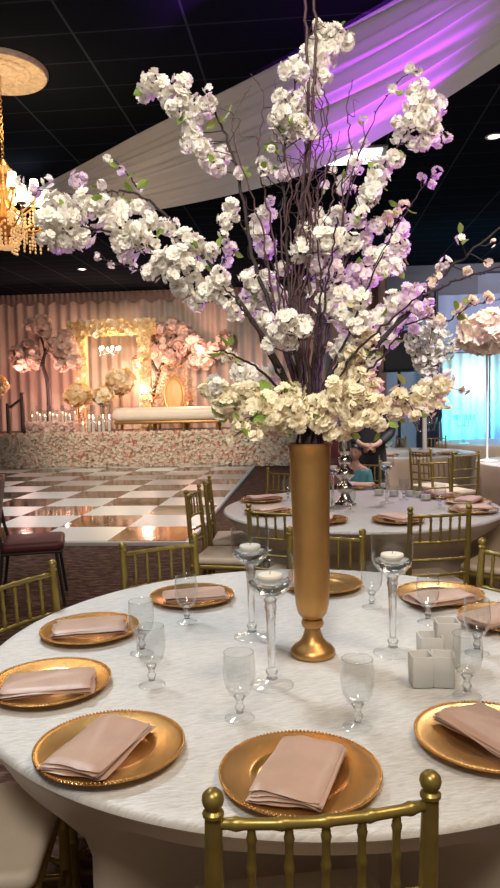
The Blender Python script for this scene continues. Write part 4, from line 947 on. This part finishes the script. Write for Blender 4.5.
for sx in (-1, 1):
    mb = MB(); mb.tube(catmull([(sx * .42, -.02, .95), (sx * .5, -.3, .8), (sx * .46, -.55, .72), (sx * .42, -.55, .45)], 5), .035, 8); mb.build('armrest', gold_vase, thr)
    for sy in (-.55, -.05):
        mb = MB(); mb.tube([(sx * .36, sy, .4), (sx * .4, sy, 0)], [.045, .025], 8); mb.build('leg', gold_vase, thr)
# glass cylinders with candles, standing on a pink flower bed and on the stage
bed0 = S(54, 433, 16.75)
mb = MB(); random.seed(8); mb.slab(1.2, .5, .30, Matrix.Translation((0, 0, .15)), .05)
for i in range(260): flower(mb, dirmat((random.uniform(-.5, .5), random.uniform(-1, .2), random.uniform(0, 1)), 0, (random.uniform(-.59, .59), -.26 + random.uniform(-.03, .06), random.uniform(.02, .30))), random.uniform(.04, .07), False, random.randrange(2), None, True)
o_ = mb.build('flower_bed', blush, smooth=False, loc=(bed0.x, 16.75, SZ)); tag(o_, 'low pink flower bed at the left of the stage holding glass cylinders', 'flower bed')
def make_cyl(h_, r_=.05):
    def f():
        r = thing('candle_cylinder', '', 'candle holder')
        mb = MB(); mb.lathe([(.001, 0), (r_, 0), (r_, h_), (r_ - .005, h_), (r_ - .005, .01), (.001, .01)], 16, cap=False); mb.build('cylinder', crystal, r)
        mb = MB(); mb.lathe([(.001, .011), (r_ * .6, .011), (r_ * .6, h_ * .5), (.001, h_ * .5)], 12); mb.build('candle', pbr('pillar_candle_%d' % int(h_ * 100), (.8, .68, .58), .4), r)
        mb = MB(); mb.ball((0, 0, h_ * .5 + .03), .014, 6, 5, (1, 1, 2)); mb.build('flame', emit('flame_%d' % int(h_ * 100), (1, .6, .3), 8), r)
        return r
    return f
for i in range(11):
    hh = (.30, .42, .34)[i % 3]; x = bed0.x - .54 + 1.08 * i / 10
    place('cyl%d' % (i % 3), make_cyl(hh), (x, 16.75 + .06 * math.sin(i * 2), SZ + .301), 0, 'slim glass candle cylinder in the row on the pink flower bed', 'candle holder', 'glass candle cylinders on the flower bed')
for i, (px, hp) in enumerate([(84, 26), (89, 30), (94, 36), (99, 26), (104, 30), (109, 24)]):
    q = S(px, 433, 16.6); place('cyl%d' % (i % 3), make_cyl(.42), (q.x, 16.55 + .1 * (i % 2), SZ), 0, 'glass candle cylinder standing on the stage between the bed and the settee', 'candle holder', 'glass candle cylinders on the stage', (1.3, 1.3, 1.5 + .3 * (i % 3)))
# fence post rail at left of stage
fp = S(19, 433, 16.8); fe = thing('post_railing', 'dark wooden two post railing at the far left of the stage', 'railing', (fp.x, 16.8, SZ))
p1, p2 = S(8, 405, 16.8) - fe.location, S(22, 394, 16.8) - fe.location
for p_ in (p1, p2):
    mb = MB(); mb.tube([(p_.x, 0, 0), (p_.x, 0, p_.z + .04)], .06, 8); mb.build('post', brown_wood, fe)
mb = MB(); mb.tube([(p1.x, 0, p1.z - .1), (p2.x, 0, p2.z - .1)], .035, 8); mb.build('rail', brown_wood, fe)
ball_stand(-4, 386, 11, 'pale flower ball cut by the left edge of the picture', 16.7)
# ------------------------------------------------------------------ maroon banquet chairs
def make_maroon():
    r = thing('banquet_chair', '', 'chair')
    mb = MB(); mb.slab(.45, .45, .075, Matrix.Translation((0, 0, .45)), .03, 4); mb.build('seat', maroon_m, r)
    mb = MB(); mb.slab(.42, .05, .46, Matrix.Translation((0, -.26, .74)) @ Matrix.Rotation(-.12, 4, 'X'), .022, 4); mb.build('backrest', maroon_m, r)
    for s in (-1, 1):
        mb = MB(); mb.tube(catmull([(s * .21, -.26, .001), (s * .20, -.21, .42), (s * .20, -.24, .60), (s * .19, -.28, .93)], 5), .012, 8); mb.build('leg', black_m, r)
        mb = MB(); mb.tube([(s * .22, .22, .001), (s * .20, .17, .42)], .012, 8); mb.build('leg', black_m, r)
    mb = MB(); mb.slab(.44, .44, .02, Matrix.Translation((0, 0, .408)), .006); mb.build('seat_frame', black_m, r)
    return r
mc = W(34, 541, .46)
place('maroon', make_maroon, (mc.x, mc.y, 0), math.radians(-72), 'maroon padded banquet chair at the left edge beside the dance floor', 'chair')
for (px, py, a, l) in [(335, 452, 2.9, 'maroon padded chair in the dark behind the second table, left of the silver candlestick')]:
    c = W(px, py, .60); q = Vector((c.x, c.y)).normalized() * 8.4; place('maroon', make_maroon, (q.x, q.y, 0), a, l, 'chair', scale=(1.1, 1.1, 1.1))
# ------------------------------------------------------------------ people in the dark behind the second table
def skin_mesh(name, verts, edges, mat, parent, sub=2, root=0):
    me = bpy.data.meshes.new(name); me.from_pydata([v[0] for v in verts], edges, []); me.update()
    o_ = obj(name, me, parent); me.materials.append(mat)
    md = o_.modifiers.new('skin', 'SKIN'); md.use_smooth_shade = True
    for i, v in enumerate(verts):
        sv = me.skin_vertices[0].data[i]; r_ = v[1]; sv.radius = r_ if hasattr(r_, '__len__') else (r_, r_); sv.use_root = (i == root)
    s_ = o_.modifiers.new('sub', 'SUBSURF'); s_.levels = sub; s_.render_levels = sub
    return o_
def chain(V, E, start, pts):
    prev = start
    for p_, r_ in pts: V.append((p_, r_)); E.append((prev, len(V) - 1)); prev = len(V) - 1
    return prev
def hand(V, E, wrist, wp, d, nrm, thumbside):
    """palm and five curled fingers rooted at index wrist"""
    d = Vector(d).normalized(); nrm = Vector(nrm).normalized(); sd = d.cross(nrm).normalized() * thumbside; wp = Vector(wp)
    palm = chain(V, E, wrist, [(wp + d * .045, (.034, .016))])
    for k, L in enumerate((.070, .078, .072, .056)):
        o_ = sd * (.026 - .0175 * k); b = wp + d * .088 + o_
        chain(V, E, palm, [(b, .0095), (b + (d * .7 + nrm * .5).normalized() * L * .5, .0085), (b + (d * .5 + nrm * .8).normalized() * L, .007)])
    b = wp + d * .03 + sd * .036; chain(V, E, palm, [(b, .011), (b + (d * .8 + sd * .4 + nrm * .3) * .03, .010), (b + (d + nrm * .5) * .052, .008)])
def head(parent, c, fdir, s, mat, hairm):
    """face with eyes, nose, mouth, ears as one lofted mesh plus hair"""
    rz = math.atan2(fdir[1], fdir[0]) - PI / 2; mb = MB(); rows = 18; seg = 24; vs = []
    for i in range(rows + 1):
        t = i / rows; z = -.115 + .235 * t; th_ = math.sin(PI * min(1, max(0, t * .97 + .02))) ** .55
        for k in range(seg):
            a = 2 * PI * k / seg; x = math.cos(a) * .075 * th_; y = math.sin(a) * .095 * th_
            if t < .35: x *= .72 + .8 * t; y *= .85 + .43 * t
            if y > 0:
                nx_ = abs(math.cos(a))
                if nx_ < .2 and .36 < t < .58: y += .020 * (1 - nx_ / .2) * (1 - abs(t - .42) / .17 if abs(t - .42) < .17 else 0)
                if .12 < nx_ < .5 and .52 < t < .62: y -= .008
                if nx_ < .35 and .24 < t < .29: y -= .004
            vs.append(Vector((x, y, z)))
    fs = [(i * seg + k, i * seg + (k + 1) % seg, (i + 1) * seg + (k + 1) % seg, (i + 1) * seg + k) for i in range(rows) for k in range(seg)]
    M = Matrix.Translation(Vector(c)) @ Matrix.Rotation(rz, 4, 'Z') @ Matrix.Scale(s, 4)
    mb.add([M @ v for v in vs], fs)
    for sx in (-1, 1): mb.ball(M @ Vector((sx * .074, -.005, .0)), .028 * s, 8, 6, (.5, .8, 1.1))
    mb.build('face', mat, parent)
    mb = MB()
    for sx in (-1, 1): mb.ball(M @ Vector((sx * .03, .077, .018)), .010 * s, 8, 6)
    mb.build('eyes', hair_m, parent)
    mb = MB(); mb.slab(.045, .01, .01, M @ Matrix.Translation((0, .083, -.055)), .004); mb.build('mouth', pbr('lips', (.3, .12, .1), .5) if 'lips' not in MATS else MATS['lips'], parent)
    mb = MB(); hv = []
    for i in range(9):
        t = i / 8
        for k in range(20):
            a = 2 * PI * k / 20; lo = .62 - 1.25 * (.5 - .5 * math.sin(a)); e2 = PI / 2 - t * (PI / 2 - lo)
            r_ = 1.08; hv.append(M @ Vector((math.cos(a) * math.cos(e2) * .077 * r_, math.sin(a) * math.cos(e2) * .097 * r_ - .006, .02 + math.sin(e2) * .105 * r_)))
    mb.add(hv, [(i * 20 + k, i * 20 + (k + 1) % 20, (i + 1) * 20 + (k + 1) % 20, (i + 1) * 20 + k) for i in range(8) for k in range(20)])
    mb.build('hair', hairm, parent)
def stander(label, loc, rz, cm, s=1.0):
    r = thing('person', label, 'person', loc, rz); V, E = [], []
    V.append((Vector((0, 0, .95)) , .10))
    ne = chain(V, E, 0, [((0, 0, 1.1), .10), ((0, 0, 1.3), .10), ((0, 0, 1.43), .07), ((0, .01, 1.50), .05), ((0, .015, 1.58), .05)])
    for sx in (-1, 1):
        wr = chain(V, E, 3, [((sx * .18, 0, 1.40), .05), ((sx * .24, -.02, 1.14), .042), ((sx * .07, .19, 1.02), .028)])
        hand(V, E, wr, (sx * .07, .19, 1.02), (-sx * .9, .35, -.15), (0, -.6, -.7), 1 if sx > 0 else -1)
        chain(V, E, 0, [((sx * .10, 0, .88), .085), ((sx * .11, .01, .48), .058), ((sx * .12, -.02, .09), .04), ((sx * .13, .12, .03), .035)])
    skin_mesh('body', V, E, skin_m, r)
    V, E = [(Vector((0, 0, .95)), (.17, .12))], []
    chain(V, E, 0, [((0, 0, 1.1), (.17, .12)), ((0, 0, 1.3), (.20, .125)), ((0, 0, 1.42), (.13, .095)), ((0, .005, 1.49), (.075, .075)), ((0, .01, 1.525), (.064, .064))])
    for sx in (-1, 1):
        chain(V, E, 2, [((sx * .20, 0, 1.38), .07), ((sx * .245, -.02, 1.14), .058), ((sx * .11, .15, 1.035), .042)])
        chain(V, E, 0, [((sx * .105, 0, .84), .11), ((sx * .11, .01, .48), .085), ((sx * .12, -.02, .09), .07)])
    skin_mesh('suit', V, E, cm, r)
    for sx in (-1, 1):
        mb = MB(); mb.slab(.10, .27, .075, Matrix.Translation((sx * .125, .06, .038)), .03); mb.build('shoe', black_m, r)
    head(r, (0, .03, 1.65), (0, 1), 1.0, skin_m, hair_m); r.scale = (s, s, s); return r
q = S(368, 440, 7.3); stander('person in a black suit standing with hands clasped behind the second table', (q.x, 7.3, .001), PI, suit_m)
q = S(427, 410, 12.2); stander('person in dark navy clothes standing far back before the teal curtain', (q.x, 12.2, .001), .4, navy_m)
def sitter(label, loc, rz, s):
    r = thing('person', label, 'person', loc, rz); V, E = [(Vector((0, 0, .60)), .10)], []
    chain(V, E, 0, [((0, 0, .75), .10), ((0, 0, .93), .10), ((0, .01, 1.05), .07), ((0, .02, 1.11), .045), ((0, .03, 1.18), .045)])
    for sx in (-1, 1):
        wr = chain(V, E, 3, [((sx * .16, .01, 1.01), .045), ((sx * .20, .05, .78), .038), ((sx * .10, .26, .70), .026)])
        hand(V, E, wr, (sx * .10, .26, .70), (-sx * .2, 1, -.15), (0, -.2, -1), 1 if sx < 0 else -1)
        chain(V, E, 0, [((sx * .10, .04, .585), .08), ((sx * .11, .40, .56), .055), ((sx * .12, .40, .08), .038), ((sx * .12, .52, .03), .033)])
    skin_mesh('body', V, E, skin_m, r)
    V, E = [(Vector((0, 0, .62)), (.15, .115))], []
    chain(V, E, 0, [((0, 0, .75), (.155, .115)), ((0, 0, .92), (.17, .11)), ((0, .01, 1.02), (.11, .08)), ((0, .015, 1.06), (.06, .06))])
    for sx in (-1, 1): chain(V, E, 2, [((sx * .17, .01, .99), .06), ((sx * .205, .05, .78), .05), ((sx * .14, .19, .725), .038)])
    skin_mesh('top', V, E, teal_m, r)
    V, E = [(Vector((0, .01, .60)), (.15, .10))], []
    for sx in (-1, 1): chain(V, E, 0, [((sx * .10, .10, .585), .092), ((sx * .11, .40, .56), .068), ((sx * .12, .40, .10), .05)])
    skin_mesh('trousers', V, E, navy_m, r)
    head(r, (0, .04, 1.24), (0, 1), .95, skin_m, hair_m); r.scale = (s, s, s); return r
sitter('child in a teal top sitting behind the second table beside the silver candlestick', (CHC.x + .23 * math.cos(-PI / 2 - .35), CHC.y + .1 + .23 * math.sin(-PI / 2 - .35), .168), PI - .35, .68)
# ------------------------------------------------------------------ ceiling things
md0 = W(-1, 70, CEIL)
me_ = thing('ceiling_medallion', 'round ornate plaster ceiling medallion at the upper left', 'medallion', (md0.x, md0.y, CEIL))
mb = MB(); mb.lathe([(.001, -.03), (.08, -.045), (.12, -.03), (.40, -.02), (.44, -.05), (.47, -.05), (.49, -.02), (.49, -.001), (.001, -.001)], 48)
for k in range(24):
    a = 2 * PI * k / 24
    mb.ball((.28 * math.cos(a), .28 * math.sin(a), -.022), .045, 8, 6, (1, 1, .4)); mb.ball((.19 * math.cos(a + .13), .19 * math.sin(a + .13), -.026), .026, 8, 6, (1, 1, .4))
me_.scale = (.93, .93, 1); mb.build('disc', pbr('medallion_cream', (.62, .48, .33), .6, var=.25, vscale=18, bump=.4, bscale=30), me_)
chd = thing('crystal_chandelier', 'lit crystal chandelier hanging at the left edge of the ceiling', 'chandelier', (md0.x, md0.y, CEIL - .05))
dd = md0.xy.length
zt_, zb_ = S(5, 165, md0.y).z - (CEIL - .05), S(5, 252, md0.y).z - (CEIL - .05)
mb = MB()
k = 0; z = -.0
while z > zt_ + .05:
    a = (k % 2) * PI / 2; mb.tube([(.014 * math.cos(q) * math.cos(a), .014 * math.cos(q) * math.sin(a), z - .02 + .024 * math.sin(q)) for q in [2 * PI * i / 8 for i in range(9)]], .004, 5); z -= .036; k += 1
mb.build('chain', gold_vase, chd)
mb = MB(); mb.lathe([(.001, zt_ + .06), (.02, zt_ + .05), (.06, zt_ - .02), (.03, zt_ - .08), (.07, zt_ - .22), (.04, zt_ - .3), (.09, zt_ - .45), (.11, zt_ - .52), (.06, zt_ - .6), (.02, zb_ + .15), (.03, zb_ + .1), (.001, zb_ + .08)], 20); mb.build('column', gold_vase, chd)
shade_m = emit('lamp_shade_glow', (1, .74, .42), 7); glow_cry = pbr('amber_crystal_glow', (.75, .5, .26), .12, .35, emis=(1, .62, .28), estr=.4)  # crystals glow by themselves, in place of the lamplight they catch
def arm(a, R, z0, zs, sh):
    ca, sa = math.cos(a), math.sin(a); P = catmull([(.04 * ca, .04 * sa, z0), (.5 * R * ca, .5 * R * sa, z0 - .12), (R * ca, R * sa, zs - .03), (R * ca, R * sa, zs)], 6)
    mb = MB(); mb.tube(P, .010, 6); mb.lathe([(.01, zs), (.035, zs + .01), (.04, zs + .02), (.001, zs + .02)], 10, Matrix.Translation((R * ca, R * sa, 0))); o_ = mb.build('arm', gold_vase, chd)
    mb = MB(); mb.lathe([(.055, zs + .03), (.052, zs + .05), (.035, zs + .03 + sh), (.030, zs + .03 + sh)], 14, Matrix.Translation((R * ca, R * sa, 0)), cap=False); mb.build('lamp_shade', shade_m, o_)
    mb = MB()
    for q in range(5):
        u = .35 + .65 * q / 4; c_ = Vector((R * u * ca, R * u * sa, z0 - .10 - .03 * math.sin(u * 3)))
        for w_ in range(4): mb.ball(c_ - Vector((0, 0, .035 * w_ + .02)), .011, 6, 4, (1, 1, 1.4))
    for q in range(5): mb.ball((R * ca, R * sa, zs - .02 - .036 * q), .012, 6, 4, (1, 1, 1.4))
    mb.build('crystal_strings', glow_cry, o_)['kind'] = 'stuff'
HT = zt_ - zb_
for k in range(12): arm(2 * PI * k / 12 + .2, .50, zt_ - .62 * HT, zt_ - .60 * HT, .15)
for k in range(7): arm(2 * PI * k / 7, .30, zt_ - .40 * HT, zt_ - .38 * HT, .13)
mb = MB()
for k in range(16):
    a = 2 * PI * k / 16
    for q in range(10):
        t = q / 9; mb.ball((math.cos(a) * (.05 + .09 * math.sin(t * 2.6)), math.sin(a) * (.05 + .09 * math.sin(t * 2.6)), zt_ - .02 - .28 * HT * t), .011, 6, 4)
    for q in range(7):
        t = q / 6; mb.ball((math.cos(a) * .2 * (1 - t * .8), math.sin(a) * .2 * (1 - t * .8), zt_ - .70 * HT - .26 * HT * math.sin(t * 1.57)), .013, 6, 4, (1, 1, 1.3))
mb.build('crystal_basket', glow_cry, chd)['kind'] = 'stuff'
# ceiling drape
m, n, o = nt('sheer_drape')
a_ = N(n, 'ShaderNodeBsdfDiffuse'); t_ = N(n, 'ShaderNodeBsdfTranslucent'); mx = N(n, 'ShaderNodeMixShader'); mx.inputs[0].default_value = .35
a_.inputs[0].default_value = (.62, .60, .62, 1); t_.inputs[0].default_value = (.6, .58, .62, 1)
n.links.new(a_.outputs[0], mx.inputs[1]); n.links.new(t_.outputs[0], mx.inputs[2]); n.links.new(mx.outputs[0], o.inputs[0])
top_ = catmull([D(20, 198, 9.6), D(90, 163, 8.6), D(150, 130, 7.9), D(280, 65, 6.5), D(400, 2, 5.5), D(540, -78, 4.6), D(670, -140, 4.1)], 12)
bot_ = catmull([D(20, 206, 9.4), D(80, 212, 8.3), D(140, 213, 7.5), D(250, 191, 6.0), D(330, 163, 5.2), D(420, 113, 4.5), D(560, 22, 3.7), D(720, -70, 3.15)], 10)
def resample(P, n_):
    return [P[0].lerp(P[0], 0) if i == 0 else (lambda q: P[min(int(q), len(P) - 2)].lerp(P[min(int(q), len(P) - 2) + 1], q - min(int(q), len(P) - 2)))(i / (n_ - 1) * (len(P) - 1)) for i in range(n_)]
nu, nv = 70, 130; A_, B_ = resample(top_, nu), resample(bot_, nu); pts = []
random.seed(2); phs = [random.uniform(0, 6) for _ in range(5)]
for j in range(nv):
    t = j / (nv - 1)
    for i in range(nu):
        u = i / (nu - 1); p_ = A_[i].lerp(B_[i], t)
        w_ = (B_[i] - A_[i]).length
        f = .5 * math.sin(t * 34 + phs[0] + u * 2.5) + .4 * math.sin(t * 57 + phs[1] - u * 3) + .5 * math.sin(t * 13 + phs[2] + u * 2)
        tg = (A_[min(i + 1, nu - 1)] - A_[max(i - 1, 0)]).normalized(); nm = tg.cross(B_[i] - A_[i]).normalized()
        if nm.z < 0: nm = -nm
        p_ = p_ + nm * (.05 * f * min(1, w_))
        pts.append(p_)
mb = MB(); mb.grid(pts, nu, nv); tag(mb.build('ceiling_drape', m), 'wide sheer white fabric swag strung across the ceiling, lit purple at right', 'drape')
# ceiling light fittings
lp = W(322, 156, CEIL)
cl = thing('ceiling_light', 'bright white ceiling light panel partly hidden by the fabric swag', 'ceiling light', (lp.x + .15, lp.y, CEIL))
mb = MB(); mb.slab(1.35, .62, .03, Matrix.Translation((0, 0, -.016)), .008); mb.build('frame', white_m, cl)
mb = MB(); mb.slab(1.22, .54, .012, Matrix.Translation((0, 0, -.036)), .004); mb.build('diffuser', emit('panel_glow', (.95, .95, 1), 4.0), cl)
dl_m = emit('downlight_glow', (1, .88, .66), 9)
for (px, py, l) in [(82, 269, 'small round recessed ceiling downlight far back at left'), (494, 136, 'round recessed ceiling downlight at the right edge')]:
    c = W(px, py, CEIL); d_ = thing('downlight', l, 'ceiling light', (c.x, c.y, CEIL), 0, 'recessed downlights')
    mb = MB(); mb.lathe([(.07, -.001), (.10, -.001), (.105, -.008), (.075, -.012), (.07, -.006)], 24); mb.build('trim_ring', white_m, d_)
    mb = MB(); mb.lathe([(.001, -.007), (.069, -.007), (.069, -.004), (.001, -.004)], 24); mb.build('lens', dl_m, d_)
# ------------------------------------------------------------------ lights
def lamp(kind, name, loc, energy, col, size=.1, target=None, spot=None, blend=.6, sizey=None):
    l = bpy.data.lights.new(name, kind); l.energy = energy; l.color = col
    if kind == 'AREA':
        l.size = size
        if sizey: l.shape = 'RECTANGLE'; l.size_y = sizey
    else: l.shadow_soft_size = size
    if kind == 'SPOT': l.spot_size = math.radians(spot or 60); l.spot_blend = blend
    o_ = bpy.data.objects.new(name, l); COL.objects.link(o_); o_.location = loc
    if target is not None: o_.rotation_euler = (Vector(target) - Vector(loc)).to_track_quat('-Z', 'Y').to_euler()
    return o_
# house lights, purple spots, washes and an added blossom fill
PT = D(385, 58, 5.2)
lamp('AREA', 'house_light_warm', (1.7, .6, 4.4), 80, (1, .78, .56), 1.0, (.1, 2.0, .8))
lamp('SPOT', 'house_light_cool', (-2.0, 3.8, 4.5), 560, (.84, .93, 1), .4, (-.55, 2.6, .76), 62, 1.0)
lamp('AREA', 'house_light_front', (-.3, -1.0, 4.1), 95, (1, .92, .82), .9, (0, 2.0, 1.5))
lamp('SPOT', 'flower_front_fill', (-.15, -.9, 3.1), 230, (1, .95, .86), .25, (.05, 1.95, 1.95), 40, .8)  # added fill to brighten the blossoms, not a fitting of the hall
lamp('SPOT', 'table_spot_far', (1.6, 7.0, 4.55), 380, (1, .92, .84), .25, (1.0, 6.2, .7), 110, .8)
lamp('SPOT', 'dance_floor_spot', (-4.0, 9.0, 4.6), 700, (.86, .95, 1), .3, (-4.0, 10.0, 0), 130, .8)
lamp('SPOT', 'purple_uplight', PT + Vector((.7, -.4, -2.3)), 2800, (.55, .05, 1), .12, PT, 54, 1.0)
lamp('SPOT', 'purple_flower_spot', (1.5, 3.6, 1.5), 300, (.60, .09, 1), .05, (.22, 1.95, 1.95), 34, .6)
lamp('SPOT', 'drape_wash', (-2.6, 4.0, 2.6), 26, (.86, .86, 1), .4, (-.4, 6.2, 4.2), 75, .9)
# chandelier
lamp('POINT', 'chandelier_glow', (md0.x, md0.y, S(0, 200, md0.y).z), 35, (1, .68, .36), .25)
lamp('POINT', 'medallion_glow', (md0.x + .1, md0.y, CEIL - .55), 9, (1, .72, .42), .1)
# stage
for (px, py, Y, e, c_) in [(146, 376, 18.55, 90, (1, .62, .46)), (144, 390, 18.0, 30, (1, .66, .52)), (112, 350, 17.9, 100, (1, .64, .36)), (66, 395, 17.5, 85, (1, .46, .42)), (190, 385, 17.0, 55, (1, .52, .38)), (200, 350, 18.3, 60, (1, .5, .4)), (20, 380, 17.2, 70, (1, .5, .42))]:
    q = S(px, py, Y); lamp('POINT', 'stage_glow', q, e, c_, .12)
lamp('SPOT', 'stage_front_spot', (-3.2, 11.0, 4.5), 1750, (1, .86, .70), .3, (-3.8, 17, 1.3), 62, .7)
lamp('SPOT', 'stage_curtain_fill', (-4.5, 12.5, 4.55), 380, (1, .78, .64), .3, (-5.0, 19, 2.8), 80, .8)  # unseen lamp added to brighten the curtain behind the stage
# right side
for (px, py, Y, e_, c_) in [(449, 420, 13.75, 34, (.03, .8, .8)), (470, 380, 13.8, 30, (.75, .95, 1)), (484, 418, 13.7, 26, (.04, .12, 1)), (494, 400, 13.75, 34, (.05, .7, .95)), (460, 425, 13.7, 22, (.03, .75, .85))]:
    lamp('POINT', 'curtain_uplight', S(px, py, Y), e_, c_, .1)
lamp('SPOT', 'backdrop_wash', (4.5, 13.8, 4.4), 420, (.80, .80, 1), .3, (4.2, 17, 2.4), 120, .9)
lamp('SPOT', 'far_tables_spot', (2.6, 6.5, 4.55), 850, (1, .95, .9), .25, (2.4, 9.0, .8), 100, .8)
# world
w = bpy.data.worlds.new('world'); SC.world = w; w.use_nodes = True
w.node_tree.nodes['Background'].inputs[0].default_value = (.9, .82, .75, 1); w.node_tree.nodes['Background'].inputs[1].default_value = .22
SC.view_settings.view_transform = 'Standard'; SC.view_settings.look = 'None'; SC.view_settings.exposure = 0
